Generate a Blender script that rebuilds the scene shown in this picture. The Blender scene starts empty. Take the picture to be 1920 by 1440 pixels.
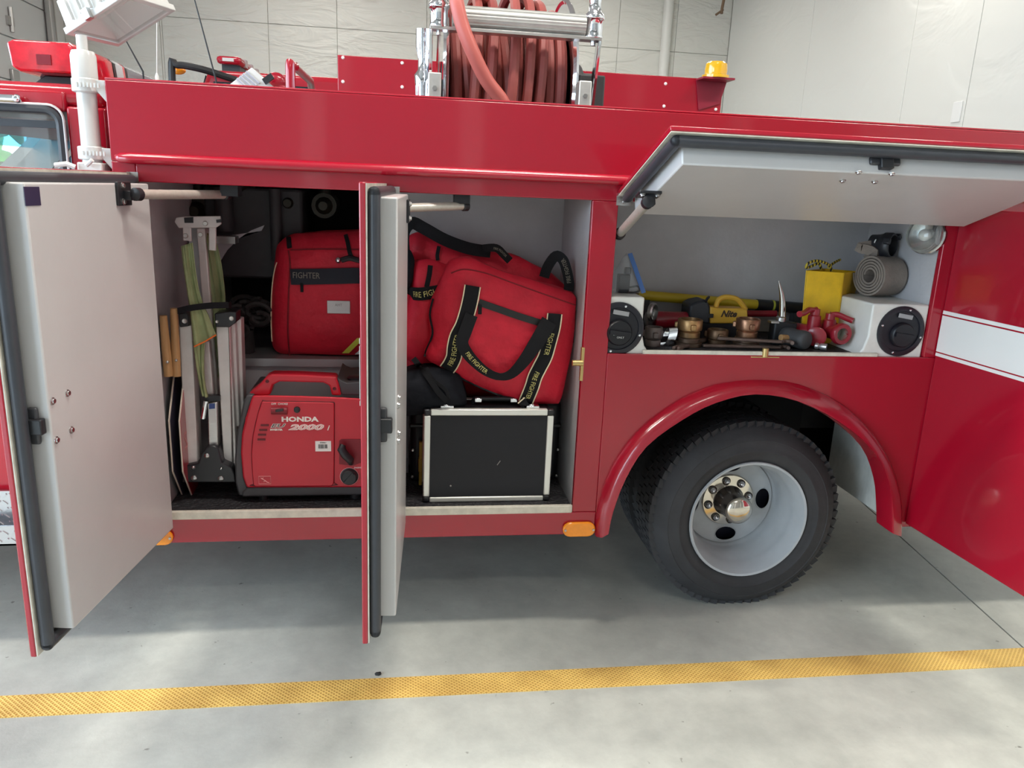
import bpy, bmesh, math, random
from mathutils import Vector, Matrix
random.seed(7)
SC = bpy.context.scene
COL = SC.collection
# ------------------------------------------------------------------ camera
F, PW, PH = 1442.0, 1920, 1440
CAMP = Vector((0.0, -2.36, 1.49))
YAW, PIT, ROL = (math.radians(a) for a in (8.365, 14.331, 2.443))
_fw = Vector((math.sin(YAW), math.cos(YAW), 0)); _rt = Vector((math.cos(YAW), -math.sin(YAW), 0)); _up = Vector((0, 0, 1))
FWD = _fw*math.cos(PIT) - _up*math.sin(PIT); _u2 = _up*math.cos(PIT) + _fw*math.sin(PIT)
RGT = _rt*math.cos(ROL) + _u2*math.sin(ROL); UPV = _u2*math.cos(ROL) - _rt*math.sin(ROL)
cam = bpy.data.cameras.new('camera'); cam.sensor_fit = 'HORIZONTAL'; cam.sensor_width = 36.0
cam.lens = 36.0*F/PW; cam.clip_start = 0.02; cam.clip_end = 200
camo = bpy.data.objects.new('camera', cam); COL.objects.link(camo)
camo.matrix_world = Matrix(((RGT.x, UPV.x, -FWD.x, CAMP.x), (RGT.y, UPV.y, -FWD.y, CAMP.y), (RGT.z, UPV.z, -FWD.z, CAMP.z), (0, 0, 0, 1)))
SC.camera = camo
# ------------------------------------------------------------------ world, light, exposure
SC.view_settings.view_transform = 'Standard'; SC.view_settings.look = 'None'
SC.view_settings.gamma = 1.0; SC.view_settings.use_curve_mapping = False
SC.view_settings.exposure = 0.0
W = bpy.data.worlds.new('sky'); SC.world = W; W.use_nodes = True
wb = W.node_tree.nodes['Background']; wb.inputs[0].default_value = (0.68, 0.85, 1.0, 1); wb.inputs[1].default_value = 10.0
SC.cycles.use_denoising = True; SC.cycles.max_bounces = 10; SC.cycles.diffuse_bounces = 5; SC.cycles.glossy_bounces = 5
SC.cycles.transparent_max_bounces = 12; SC.cycles.sample_clamp_indirect = 6.0
def area(name, loc, rot, sx, sy, energy, color, portal=False):
    l = bpy.data.lights.new(name, 'AREA'); l.shape = 'RECTANGLE'; l.size = sx; l.size_y = sy; l.energy = energy; l.color = color
    if portal: l.cycles.is_portal = True
    o = bpy.data.objects.new(name, l); COL.objects.link(o); o.location = loc; o.rotation_euler = rot
    return o
R = math.radians
XL, XR, YB, YF, ZC = -4.7, 5.0, 10.0, -6.0, 4.8     # inner faces of the room
for i, (lx, ly) in enumerate(((-2.4, -0.7), (0.6, -0.7), (3.4, -0.7), (-2.0, 4.6), (1.0, 4.6), (3.9, 4.6), (-1.2, 8.2), (2.4, 8.2), (0.6, -4.4))):
    area('ceiling_lamp', (lx, ly, ZC-0.12), (0, 0, 0), 1.4, 0.35, 98 if ly == -0.7 else 40, (1.0, 0.955, 0.87))
area('bay_portal', (XL, 0.7, 2.0), (0, R(-90), 0), 4.0, 4.4, 1, (1, 1, 1), True)
area('bay_portal', (XL, -3.9, 2.0), (0, R(-90), 0), 4.0, 3.6, 1, (1, 1, 1), True)
# ------------------------------------------------------------------ pixel helpers: a direction plus the surface the thing touches
def ray(px, py): return FWD + RGT*((px-960)/F) - UPV*((py-720)/F)
def PY(px, py, y):
    d = ray(px, py); return CAMP + d*((y-CAMP.y)/d.y)
def PZ(px, py, z):
    d = ray(px, py); return CAMP + d*((z-CAMP.z)/d.z)
def PX(px, py, x):
    d = ray(px, py); return CAMP + d*((x-CAMP.x)/d.x)
V = Vector
# ------------------------------------------------------------------ materials
MATS = {}
def mat(name, col, rough=0.5, metal=0.0, coat=0.0, var=0.0, vscale=6.0, bump=0.0, bscale=40.0, stretch=(1, 1, 1), trans=0.0, emis=None, estr=0.0, col2=None, spec=0.5, sheen=0.0, rvar=0.0, alpha=1.0):
    if name in MATS: return MATS[name]
    m = bpy.data.materials.new(name); m.use_nodes = True; nt = m.node_tree; b = nt.nodes['Principled BSDF']
    c = (*col, 1); b.inputs['Base Color'].default_value = c; b.inputs['Roughness'].default_value = rough; b.inputs['Metallic'].default_value = metal
    b.inputs['Coat Weight'].default_value = coat; b.inputs['Coat Roughness'].default_value = 0.06
    b.inputs['Specular IOR Level'].default_value = spec; b.inputs['Transmission Weight'].default_value = trans
    b.inputs['Sheen Weight'].default_value = sheen; b.inputs['Alpha'].default_value = alpha
    if emis: b.inputs['Emission Color'].default_value = (*emis, 1); b.inputs['Emission Strength'].default_value = estr
    if var or bump or col2 or rvar:
        tc = nt.nodes.new('ShaderNodeTexCoord'); mp = nt.nodes.new('ShaderNodeMapping'); mp.inputs['Scale'].default_value = stretch
        geo = nt.nodes.new('ShaderNodeNewGeometry'); nt.links.new(geo.outputs['Position'], mp.inputs[0])
    if var or col2 or rvar:
        n = nt.nodes.new('ShaderNodeTexNoise'); n.inputs['Scale'].default_value = vscale; n.inputs['Detail'].default_value = 6; n.inputs['Roughness'].default_value = 0.62
        nt.links.new(mp.outputs[0], n.inputs['Vector'])
        r = nt.nodes.new('ShaderNodeValToRGB'); r.color_ramp.elements[0].position = 0.3; r.color_ramp.elements[1].position = 0.7
        if col2: r.color_ramp.elements[0].color = (*col2, 1)
        else: r.color_ramp.elements[0].color = tuple(max(0, x*(1-var)) for x in col)+(1,)
        r.color_ramp.elements[1].color = tuple(min(1, x*(1+var*0.6)) for x in col)+(1,)
        nt.links.new(n.outputs['Fac'], r.inputs[0]); nt.links.new(r.outputs[0], b.inputs['Base Color'])
        if rvar:
            mr = nt.nodes.new('ShaderNodeMapRange'); mr.inputs['To Min'].default_value = max(0.02, rough-rvar); mr.inputs['To Max'].default_value = min(1, rough+rvar)
            nt.links.new(n.outputs['Fac'], mr.inputs['Value']); nt.links.new(mr.outputs[0], b.inputs['Roughness'])
    if bump:
        n2 = nt.nodes.new('ShaderNodeTexNoise'); n2.inputs['Scale'].default_value = bscale; n2.inputs['Detail'].default_value = 4
        nt.links.new(mp.outputs[0], n2.inputs['Vector'])
        bp = nt.nodes.new('ShaderNodeBump'); bp.inputs['Strength'].default_value = 1.0; bp.inputs['Distance'].default_value = bump
        nt.links.new(n2.outputs['Fac'], bp.inputs['Height']); nt.links.new(bp.outputs[0], b.inputs['Normal'])
    MATS[name] = m
    return m
RED = mat('red_paint', (0.355, 0.004, 0.019), 0.22, coat=0.55, var=0.05, vscale=2.0)
RED2 = mat('red_paint_cab', (0.40, 0.006, 0.020), 0.22, coat=0.5)
PAN = mat('grey_white_paint', (0.56, 0.545, 0.54), 0.30, var=0.05, vscale=3.0, bump=0.0004, bscale=60)
INN = mat('compartment_grey', (0.50, 0.49, 0.505), 0.38, var=0.10, vscale=5.0, bump=0.0008, bscale=70)
CREAM = mat('worn_white_paint', (0.66, 0.62, 0.53), 0.5, var=0.22, vscale=24, bump=0.0006, bscale=120)
WHITE = mat('white_plastic', (0.80, 0.80, 0.78), 0.35)
WBOX = mat('white_box_paint', (0.72, 0.71, 0.67), 0.32, var=0.10, vscale=9)
RUB = mat('black_rubber', (0.018, 0.019, 0.023), 0.55, var=0.2, vscale=20)
SEAL = mat('grey_rubber_seal', (0.040, 0.043, 0.052), 0.42, var=0.15, vscale=14)
BLK = mat('black_plastic', (0.014, 0.014, 0.017), 0.38)
DARK = mat('dark_steel', (0.035, 0.033, 0.036), 0.6, var=0.3)
ALU = mat('brushed_aluminium', (0.62, 0.60, 0.58), 0.36, 1.0, var=0.10, vscale=40, stretch=(1, 1, 8))
ALUW = mat('pale_aluminium', (0.64, 0.63, 0.60), 0.42, 0.75, var=0.08, vscale=30)
CHR = mat('chrome', (0.82, 0.83, 0.86), 0.06, 1.0)
STEEL = mat('steel', (0.50, 0.49, 0.48), 0.3, 1.0)
BRASS = mat('old_brass', (0.42, 0.25, 0.11), 0.38, 0.85, var=0.35, vscale=18, col2=(0.13, 0.075, 0.045))
GOLD = mat('yellow_zinc', (0.62, 0.46, 0.20), 0.3, 0.9)
RUST = mat('worn_iron', (0.17, 0.115, 0.095), 0.62, 0.5, var=0.4, vscale=22)
AMB = mat('amber_lens', (0.95, 0.30, 0.01), 0.18, coat=0.5, var=0.10, vscale=60)
FRED = mat('red_nylon', (0.62, 0.007, 0.030), 0.62, var=0.14, vscale=12, bump=0.008, bscale=17, sheen=0.0)
FBLK = mat('black_webbing', (0.011, 0.011, 0.013), 0.8, spec=0.2, bump=0.0006, bscale=300)
FBLK2 = mat('black_cloth', (0.008, 0.009, 0.013), 0.85, spec=0.2, bump=0.006, bscale=22)
YGOLD = mat('yellow_thread', (0.62, 0.56, 0.20), 0.6)
PIPE = mat('cream_piping', (0.85, 0.72, 0.50), 0.5)
HIV = mat('hi_vis_tape', (0.75, 0.80, 0.10), 0.35)
GLASS = None
def glass(name, tint=(0.98, 0.99, 0.985), amount=0.985, rough=0.02):
    if name in MATS: return MATS[name]
    m = bpy.data.materials.new(name); m.use_nodes = True; nt = m.node_tree; nt.nodes.clear()
    o = nt.nodes.new('ShaderNodeOutputMaterial'); t = nt.nodes.new('ShaderNodeBsdfTransparent'); t.inputs[0].default_value = (*tint, 1)
    g = nt.nodes.new('ShaderNodeBsdfGlossy'); g.inputs['Roughness'].default_value = rough; g.inputs[0].default_value = (1, 1, 1, 1)
    lw = nt.nodes.new('ShaderNodeLayerWeight'); lw.inputs[0].default_value = 0.5; pw = nt.nodes.new('ShaderNodeMath'); pw.operation = 'POWER'; pw.inputs[1].default_value = 4.0; fr = nt.nodes.new('ShaderNodeMath'); fr.operation = 'MULTIPLY_ADD'; fr.inputs[1].default_value = 0.55; fr.inputs[2].default_value = 0.035; nt.links.new(lw.outputs['Facing'], pw.inputs[0]); nt.links.new(pw.outputs[0], fr.inputs[0])
    mx = nt.nodes.new('ShaderNodeMixShader'); nt.links.new(fr.outputs[0], mx.inputs[0]); nt.links.new(t.outputs[0], mx.inputs[1]); nt.links.new(g.outputs[0], mx.inputs[2])
    d = nt.nodes.new('ShaderNodeBsdfDiffuse'); d.inputs[0].default_value = (*tint, 1); m2 = nt.nodes.new('ShaderNodeMixShader'); m2.inputs[0].default_value = 1-amount
    nt.links.new(mx.outputs[0], m2.inputs[1]); nt.links.new(d.outputs[0], m2.inputs[2]); nt.links.new(m2.outputs[0], o.inputs[0])
    MATS[name] = m; return m
# ------------------------------------------------------------------ mesh builder
class MB:
    def __init__(s): s.v = []; s.f = []
    def add(s, vs, fs):
        k = len(s.v); s.v += [V(p) for p in vs]; s.f += [tuple(i+k for i in f) for f in fs]; return s
    def box(s, x0, x1, y0, y1, z0, z1):
        return s.add([(x, y, z) for z in (z0, z1) for y in (y0, y1) for x in (x0, x1)], [(0, 2, 3, 1), (4, 5, 7, 6), (0, 1, 5, 4), (2, 6, 7, 3), (0, 4, 6, 2), (1, 3, 7, 5)])
    def obox(s, c, a, b, d):
        c, a, b, d = V(c), V(a), V(b), V(d)
        return s.add([c+a*i+b*j+d*k for k in (-1, 1) for j in (-1, 1) for i in (-1, 1)], [(0, 2, 3, 1), (4, 5, 7, 6), (0, 1, 5, 4), (2, 6, 7, 3), (0, 4, 6, 2), (1, 3, 7, 5)])
    def frame(s, d):
        d = V(d).normalized(); a = V((0, 0, 1)) if abs(d.z) < 0.9 else V((1, 0, 0))
        u = d.cross(a).normalized(); return u, d.cross(u).normalized()
    def cyl(s, p0, p1, r0, r1=None, n=16, cap=True):
        p0, p1 = V(p0), V(p1); r1 = r0 if r1 is None else r1
        return s.lathe(p0, p1-p0, [(r0, 0), (r1, (p1-p0).length)], n, cap, cap)
    def lathe(s, o, d, prof, n=24, cap0=False, cap1=False):
        o = V(o); dn = V(d).normalized(); u, w = s.frame(dn); k = len(s.v)
        for r, h in prof:
            for i in range(n):
                t = 2*math.pi*i/n; s.v.append(o+dn*h+(u*math.cos(t)+w*math.sin(t))*r)
        for j in range(len(prof)-1):
            for i in range(n):
                a = k+j*n+i; b = k+j*n+(i+1) % n; s.f.append((a, b, b+n, a+n))
        if cap0: s.f.append(tuple(k+i for i in range(n)))
        if cap1: s.f.append(tuple(k+(len(prof)-1)*n+i for i in range(n)))
        return s
    def tube(s, pts, r, n=8, cap=True, closed=False, flat=None):
        pts = [V(p) for p in pts]; m = len(pts); k = len(s.v); rr = r if isinstance(r, (list, tuple)) else [r]*m
        prev = None
        for i, p in enumerate(pts):
            a = pts[(i-1) % m] if (closed or i) else p; b = pts[(i+1) % m] if (closed or i < m-1) else p
            d = (b-a).normalized()
            if prev is None: u, w = s.frame(d)
            else:
                u = (prev - d*prev.dot(d)).normalized(); w = d.cross(u)
            prev = u
            for j in range(n):
                t = 2*math.pi*j/n; s.v.append(p+(u*math.cos(t)+w*math.sin(t))*rr[i])
        for i in range(m if closed else m-1):
            for j in range(n):
                a = k+i*n+j; b = k+i*n+(j+1) % n; c = k+((i+1) % m)*n+(j+1) % n; e = k+((i+1) % m)*n+j
                s.f.append((a, b, c, e))
        if cap and not closed: s.f.append(tuple(k+j for j in range(n))); s.f.append(tuple(k+(m-1)*n+j for j in range(n)))
        return s
    def prism(s, pts, ex):
        pts = [V(p) for p in pts]; ex = V(ex); n = len(pts)
        return s.add(pts+[p+ex for p in pts], [tuple(range(n)), tuple(range(2*n-1, n-1, -1))]+[(i, (i+1) % n, n+(i+1) % n, n+i) for i in range(n)])
    def ribbon(s, pts, wv, th=0.003, nv=None):
        pts = [V(p) for p in pts]; m = len(pts); k = len(s.v)
        for i, p in enumerate(pts):
            w = V(wv[i]) if isinstance(wv, list) else V(wv); d = (pts[min(i+1, m-1)]-pts[max(i-1, 0)]).normalized()
            nn = d.cross(w).normalized()*th*0.5 if nv is None else V(nv)*th*0.5
            s.v += [p-w-nn, p+w-nn, p+w+nn, p-w+nn]
        for i in range(m-1):
            for j in range(4): s.f.append((k+4*i+j, k+4*i+(j+1) % 4, k+4*i+4+(j+1) % 4, k+4*i+4+j))
        s.f += [(k, k+1, k+2, k+3), tuple(k+4*(m-1)+j for j in (3, 2, 1, 0))]; return s
    def grid(s, fn, nu, nv):
        k = len(s.v)
        for j in range(nv+1):
            for i in range(nu+1): s.v.append(V(fn(i/nu, j/nv)))
        for j in range(nv):
            for i in range(nu):
                a = k+j*(nu+1)+i; s.f.append((a, a+1, a+nu+2, a+nu+1))
        return s
    def sphere(s, c, r, n=12, m=8, sc=(1, 1, 1)):
        c = V(c); prof = [(math.sin(math.pi*j/m), -math.cos(math.pi*j/m)) for j in range(m+1)]; k = len(s.v)
        for a, h in prof:
            a = max(a, 1e-4)
            for i in range(n): t = 2*math.pi*i/n; s.v.append(c+V((math.cos(t)*a*r*sc[0], math.sin(t)*a*r*sc[1], h*r*sc[2])))
        for j in range(m):
            for i in range(n): s.f.append((k+j*n+i, k+j*n+(i+1) % n, k+(j+1)*n+(i+1) % n, k+(j+1)*n+i))
        return s
    def puff(s, outline, front, depth, rings=7, p=2.4, back=True, noise=0.0, sides=4, dirv=None):
        """soft bag: closed outline, pillow bulge towards the viewer side, gusset going back"""
        pts = [V(q) for q in outline]; n = len(pts); c = sum(pts, V())/n; k = len(s.v); dv = V(dirv) if dirv else V((0, 1, 0)); rows = []
        for j in range(sides, 0, -1):
            t = j/sides; rows.append([c+(q-c)*(1.0-0.05*(t**2)+0.02*math.sin(t*3.14))+dv*(depth*t) for q in pts])
        for j in range(rings):
            sc = 1-j/(rings); b = front*(1-sc**p); rows.append([c+(q-c)*(sc if j else 1)-dv*b for q in pts])
        if noise:
            rg = random.Random(n+int(depth*1000))
            for r_ in rows:
                for i in range(n): r_[i] = r_[i]+V((rg.uniform(-1, 1), rg.uniform(-1, 1), rg.uniform(-1, 1)))*noise
        for r_ in rows: s.v += r_
        for j in range(len(rows)-1):
            for i in range(n): s.f.append((k+j*n+i, k+j*n+(i+1) % n, k+(j+1)*n+(i+1) % n, k+(j+1)*n+i))
        s.v.append(c-dv*front); q = len(s.v)-1; b0 = k+(len(rows)-1)*n
        for i in range(n): s.f.append((b0+i, b0+(i+1) % n, q))
        if back: s.f.append(tuple(k+i for i in range(n)))
        return s
WO = {}
def empty(name, loc, label, cat, group=None):
    o = bpy.data.objects.new(name, None); COL.objects.link(o); o.location = loc; o.empty_display_size = 0.1; WO[o.name] = V(loc)
    o['label'] = label; o['category'] = cat
    if group: o['group'] = group
    return o
def build(mb, name, m, parent=None, smooth=35, bevel=0.0, seg=2, sub=0, label=None, cat=None, kind=None, group=None):
    lo = V([min(p[i] for p in mb.v) for i in range(3)]); hi = V([max(p[i] for p in mb.v) for i in range(3)])
    c = (lo+hi)/2
    if parent is None: c.z = lo.z
    me = bpy.data.meshes.new(name); me.from_pydata([p-c for p in mb.v], [], mb.f); me.update()
    bm = bmesh.new(); bm.from_mesh(me); bmesh.ops.recalc_face_normals(bm, faces=bm.faces); bm.to_mesh(me); bm.free()
    if smooth:
        for p in me.polygons: p.use_smooth = True
        me.set_sharp_from_angle(angle=R(smooth))
    me.materials.append(m)
    o = bpy.data.objects.new(name, me); COL.objects.link(o); WO[o.name] = c
    if parent: o.parent = parent; o.location = c-WO[parent.name]
    else: o.location = c
    if bevel:
        b = o.modifiers.new('bevel', 'BEVEL'); b.width = bevel; b.segments = seg; b.limit_method = 'ANGLE'; b.angle_limit = R(50)
    if sub:
        b = o.modifiers.new('sub', 'SUBSURF'); b.levels = sub; b.render_levels = sub
    if label: o['label'] = label
    if cat: o['category'] = cat
    if kind: o['kind'] = kind
    if group: o['group'] = group
    return o
def copy_at(src, delta, parent):
    o = src.copy(); COL.objects.link(o); o.parent = parent; w = WO[src.name]+V(delta); WO[o.name] = w; o.location = w-(WO[parent.name] if parent else V()); return o
def arc(c, r, a0, a1, n, u, w):
    c, u, w = V(c), V(u), V(w); return [c+u*(r*math.cos(R(a0+(a1-a0)*i/n)))+w*(r*math.sin(R(a0+(a1-a0)*i/n))) for i in range(n+1)]
def smooth_path(pts, n=6):
    pts = [V(p) for p in pts]; out = []
    for i in range(len(pts)-1):
        p0 = pts[max(i-1, 0)]; p1 = pts[i]; p2 = pts[i+1]; p3 = pts[min(i+2, len(pts)-1)]
        for k in range(n):
            t = k/n; out.append(0.5*((2*p1)+(p2-p0)*t+(2*p0-5*p1+4*p2-p3)*t*t+(3*p1-p0-3*p2+p3)*t**3))
    return out+[pts[-1]]
def text(s, name, size, fn, m, parent, ex=0.0006, space=1.0, shear=0.0, bold=0.0, sx=1.0):
    cu = bpy.data.curves.new('t', 'FONT'); cu.body = s; cu.size = size; cu.extrude = ex; cu.space_character = space; cu.shear = shear; cu.offset = bold
    cu.align_x = 'CENTER'; cu.align_y = 'CENTER'; cu.resolution_u = 2
    o = bpy.data.objects.new('t', cu); me = bpy.data.meshes.new_from_object(o); mb = MB()
    mb.add([fn(v.co.x*sx, v.co.y, v.co.z) for v in me.vertices], [tuple(p.vertices) for p in me.polygons])
    bpy.data.objects.remove(o); bpy.data.curves.remove(cu); bpy.data.meshes.remove(me)
    return build(mb, name, m, parent, smooth=0)
# ================================================================== SETTING
def node_mat(name):
    m = bpy.data.materials.new(name); m.use_nodes = True; return m, m.node_tree, m.node_tree.nodes['Principled BSDF']
def concrete():
    m, nt, b = node_mat('sealed_concrete'); N = nt.nodes.new; L = nt.links.new
    g = N('ShaderNodeNewGeometry'); n1 = N('ShaderNodeTexNoise'); n1.inputs['Scale'].default_value = 1.1; n1.inputs['Detail'].default_value = 7; n1.inputs['Roughness'].default_value = 0.6; n1.inputs['Distortion'].default_value = 0.8
    n2 = N('ShaderNodeTexNoise'); n2.inputs['Scale'].default_value = 9; n2.inputs['Detail'].default_value = 8; n2.inputs['Roughness'].default_value = 0.7
    n3 = N('ShaderNodeTexNoise'); n3.inputs['Scale'].default_value = 26; n3.inputs['Detail'].default_value = 3
    for n in (n1, n2, n3): L(g.outputs['Position'], n.inputs['Vector'])
    r1 = N('ShaderNodeValToRGB'); r1.color_ramp.elements[0].position = 0.33; r1.color_ramp.elements[0].color = (0.405, 0.405, 0.368, 1); r1.color_ramp.elements[1].position = 0.66; r1.color_ramp.elements[1].color = (0.555, 0.555, 0.505, 1)
    r2 = N('ShaderNodeValToRGB'); r2.color_ramp.elements[0].position = 0.32; r2.color_ramp.elements[0].color = (0.88, 0.88, 0.88, 1); r2.color_ramp.elements[1].position = 0.62; r2.color_ramp.elements[1].color = (1.06, 1.06, 1.05, 1)
    r3 = N('ShaderNodeValToRGB'); r3.color_ramp.elements[0].position = 0.235; r3.color_ramp.elements[0].color = (0.35, 0.33, 0.31, 1); r3.color_ramp.elements[1].position = 0.29; r3.color_ramp.elements[1].color = (1, 1, 1, 1)
    L(n1.outputs['Fac'], r1.inputs[0]); L(n2.outputs['Fac'], r2.inputs[0]); L(n3.outputs['Fac'], r3.inputs[0])
    def mul(a, c):
        x = N('ShaderNodeMix'); x.data_type = 'RGBA'; x.blend_type = 'MULTIPLY'; x.inputs[0].default_value = 1; L(a, x.inputs[6]); L(c, x.inputs[7]); return x.outputs[2]
    L(mul(mul(r1.outputs[0], r2.outputs[0]), r3.outputs[0]), b.inputs['Base Color'])
    mr = N('ShaderNodeMapRange'); mr.inputs['To Min'].default_value = 0.38; mr.inputs['To Max'].default_value = 0.62; L(n2.outputs['Fac'], mr.inputs['Value']); L(mr.outputs[0], b.inputs['Roughness'])
    bp = N('ShaderNodeBump'); bp.inputs['Distance'].default_value = 0.0015; L(n2.outputs['Fac'], bp.inputs['Height']); L(bp.outputs[0], b.inputs['Normal'])
    return m
CONC = concrete()
def vinyl(name, col, wr, sc):
    m, nt, b = node_mat(name); N = nt.nodes.new; L = nt.links.new
    b.inputs['Base Color'].default_value = (*col, 1); b.inputs['Roughness'].default_value = 0.36
    g = N('ShaderNodeNewGeometry'); mp = N('ShaderNodeMapping'); mp.inputs['Rotation'].default_value = (0, R(24), 0); mp.inputs['Scale'].default_value = (0.55, 1, 1.9)
    n = N('ShaderNodeTexNoise'); n.inputs['Scale'].default_value = sc; n.inputs['Detail'].default_value = 3; n.inputs['Distortion'].default_value = 1.6
    L(g.outputs['Position'], mp.inputs[0]); L(mp.outputs[0], n.inputs['Vector'])
    bp = N('ShaderNodeBump'); bp.inputs['Distance'].default_value = wr; L(n.outputs['Fac'], bp.inputs['Height']); L(bp.outputs[0], b.inputs['Normal']); return m
VIN = vinyl('vinyl_wall_facing', (0.66, 0.66, 0.61), 0.05, 2.2)
VIN2 = vinyl('white_wall_sheet', (0.74, 0.74, 0.70), 0.02, 0.9)
WSEAM = mat('wall_seam', (0.60, 0.60, 0.55), 0.6)
# floor: a bed with slabs, the saw-cut joint left open between them
ja, jb = PZ(1570, 900, 0), PZ(1915, 1211, 0)
def jx(y): return ja.x+(jb.x-ja.x)*(y-ja.y)/(jb.y-ja.y)
fl = build(MB().box(XL-0.2, XR+0.2, YF-0.2, YB+0.2, -0.16, -0.02), 'floor', mat('joint_sand', (0.06, 0.055, 0.05), 0.9), kind='structure')
g = 0.0035
for sgn, xe in ((-1, XL-0.2), (1, XR+0.2)):
    y0, y1 = YF-0.2, YB+0.2
    build(MB().prism([(jx(y0)+sgn*g, y0, -0.02), (xe, y0, -0.02), (xe, y1, -0.02), (jx(y1)+sgn*g, y1, -0.02)], (0, 0, 0.02)), 'slab', CONC, fl, smooth=0)
# anti-slip strip on the floor
def tape():
    m, nt, b = node_mat('yellow_diamond_tape'); N = nt.nodes.new; L = nt.links.new
    g = N('ShaderNodeNewGeometry'); hs = []
    for a in (48, -48):
        mp = N('ShaderNodeMapping'); mp.inputs['Rotation'].default_value = (0, 0, R(a)); w = N('ShaderNodeTexWave'); w.inputs['Scale'].default_value = 30; L(g.outputs['Position'], mp.inputs[0]); L(mp.outputs[0], w.inputs['Vector']); hs.append(w.outputs['Fac'])
    mx = N('ShaderNodeMath'); mx.operation = 'MAXIMUM'; L(hs[0], mx.inputs[0]); L(hs[1], mx.inputs[1])
    r = N('ShaderNodeValToRGB'); r.color_ramp.elements[0].position = 0.45; r.color_ramp.elements[0].color = (0.66, 0.37, 0.075, 1); r.color_ramp.elements[1].position = 0.85; r.color_ramp.elements[1].color = (0.95, 0.64, 0.19, 1)
    n = N('ShaderNodeTexNoise'); n.inputs['Scale'].default_value = 5; n.inputs['Detail'].default_value = 5; L(g.outputs['Position'], n.inputs['Vector'])
    r2 = N('ShaderNodeValToRGB'); r2.color_ramp.elements[0].position = 0.3; r2.color_ramp.elements[0].color = (0.68, 0.62, 0.58, 1); r2.color_ramp.elements[1].position = 0.6; r2.color_ramp.elements[1].color = (1, 1, 1, 1)
    L(mx.outputs[0], r.inputs[0]); L(n.outputs['Fac'], r2.inputs[0])
    x = N('ShaderNodeMix'); x.data_type = 'RGBA'; x.blend_type = 'MULTIPLY'; x.inputs[0].default_value = 1; L(r.outputs[0], x.inputs[6]); L(r2.outputs[0], x.inputs[7]); L(x.outputs[2], b.inputs['Base Color'])
    b.inputs['Roughness'].default_value = 0.45; bp = N('ShaderNodeBump'); bp.inputs['Distance'].default_value = 0.0015; L(mx.outputs[0], bp.inputs['Height']); L(bp.outputs[0], b.inputs['Normal']); return m
ta, tb = PZ(0, 1307, 0.001), PZ(1920, 1214, 0.001); tc_, td = PZ(0, 1345, 0.001), PZ(1920, 1250, 0.001)
yt0, yt1 = (tc_.y+td.y)/2, (ta.y+tb.y)/2
build(MB().box(-3.2, 4.3, yt0, yt1, 0.0, 0.0025), 'floor_marking_tape', tape(), label='yellow diamond-textured anti-slip strip stuck along the concrete floor', cat='floor tape', smooth=0)
# walls and ceiling
wb_ = build(MB().box(XL-0.2, XR+0.2, YB+0.02, YB+0.2, -0.02, ZC+0.2), 'wall_back', WSEAM, kind='structure')
xs = sorted([XL, XR]+[PY(px, 60, YB).x for px in (300, 503, 632, 800, 1160, 1268)]+[-3.4])
for a, c in zip(xs[:-1], xs[1:]):
    for z0, z1 in ((0, 3.62), (3.625, ZC)):
        build(MB().box(a+0.002, c-0.002, YB, YB+0.02, z0, z1), 'facing_sheet', VIN, wb_, bevel=0.006)
build(MB().cyl((PY(1248, 60, YB).x, YB-0.05, 0.02), (PY(1248, 60, YB).x, YB-0.05, ZC), 0.075, n=20), 'pipe', mat('pipe_paint', (0.70, 0.70, 0.66), 0.4), wb_)
wr_ = build(MB().box(XR+0.02, XR+0.2, YF-0.2, YB+0.02, -0.02, ZC+0.2), 'wall_right', WSEAM, kind='structure')
for a, c in ((YF, -2.0), (-2.0, 1.5), (1.5, 4.35), (4.35, 5.3), (5.3, 7.4), (7.4, YB)):
    build(MB().box(XR, XR+0.02, a+0.004, c-0.004, 0, ZC), 'wall_sheet', VIN2, wr_, bevel=0.003)
q = PX(1795, 210, XR); build(MB().box(XR-0.012, XR, q.y-0.06, q.y+0.06, q.z-0.09, q.z+0.09), 'switch_plate', WHITE, wr_, bevel=0.004)
build(MB().box(XL-0.2, XR+0.2, YF-0.2, YB+0.2, ZC, ZC+0.15), 'ceiling', mat('ceiling_white', (0.50, 0.50, 0.49), 0.6), kind='structure')
wf_ = build(MB().box(XL-0.2, XR+0.2, YF-0.2, YF, -0.02, ZC+0.1), 'wall_front', mat('front_wall_paint', (0.25, 0.25, 0.25), 0.6), kind='structure')
for xx in (-3.6, -0.9, 0.7, 3.6): build(MB().box(xx-0.12, xx+0.12, YF, YF+0.05, 0, 3.6), 'added_door_post', WHITE, wf_)  # unseen white uprights, added for bright bands reflected in the red paint
for xa, xb in ((-3.6, -0.9), (0.7, 3.6)): build(MB().box(xa-0.12, xb+0.12, YF, YF+0.05, 3.6, 3.85), 'added_door_header', WHITE, wf_)  # unseen too, added with the uprights for the reflections
LW = MB()
for a, c, z0 in ((YF-0.2, -5.7, 0), (-2.1, -1.5, 0), (2.9, 6.1, 0), (9.52, YB+0.2, 0), (-5.7, -2.1, 4.0), (-1.5, 2.9, 4.0), (6.1, 9.52, 4.0)):
    LW.box(XL-0.2, XL, a, c, z0, ZC+0.1)
build(LW, 'wall_left', mat('left_wall_paint', (0.60, 0.61, 0.60), 0.55), kind='structure')
d1 = build(MB().box(XL-0.1, XL-0.06, 6.1, 9.52, 0, 1.02).box(XL-0.1, XL-0.06, 6.1, 9.52, 2.48, 4.0), 'door_1', mat('bay_door', (0.55, 0.57, 0.57), 0.45), kind='structure')
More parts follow.
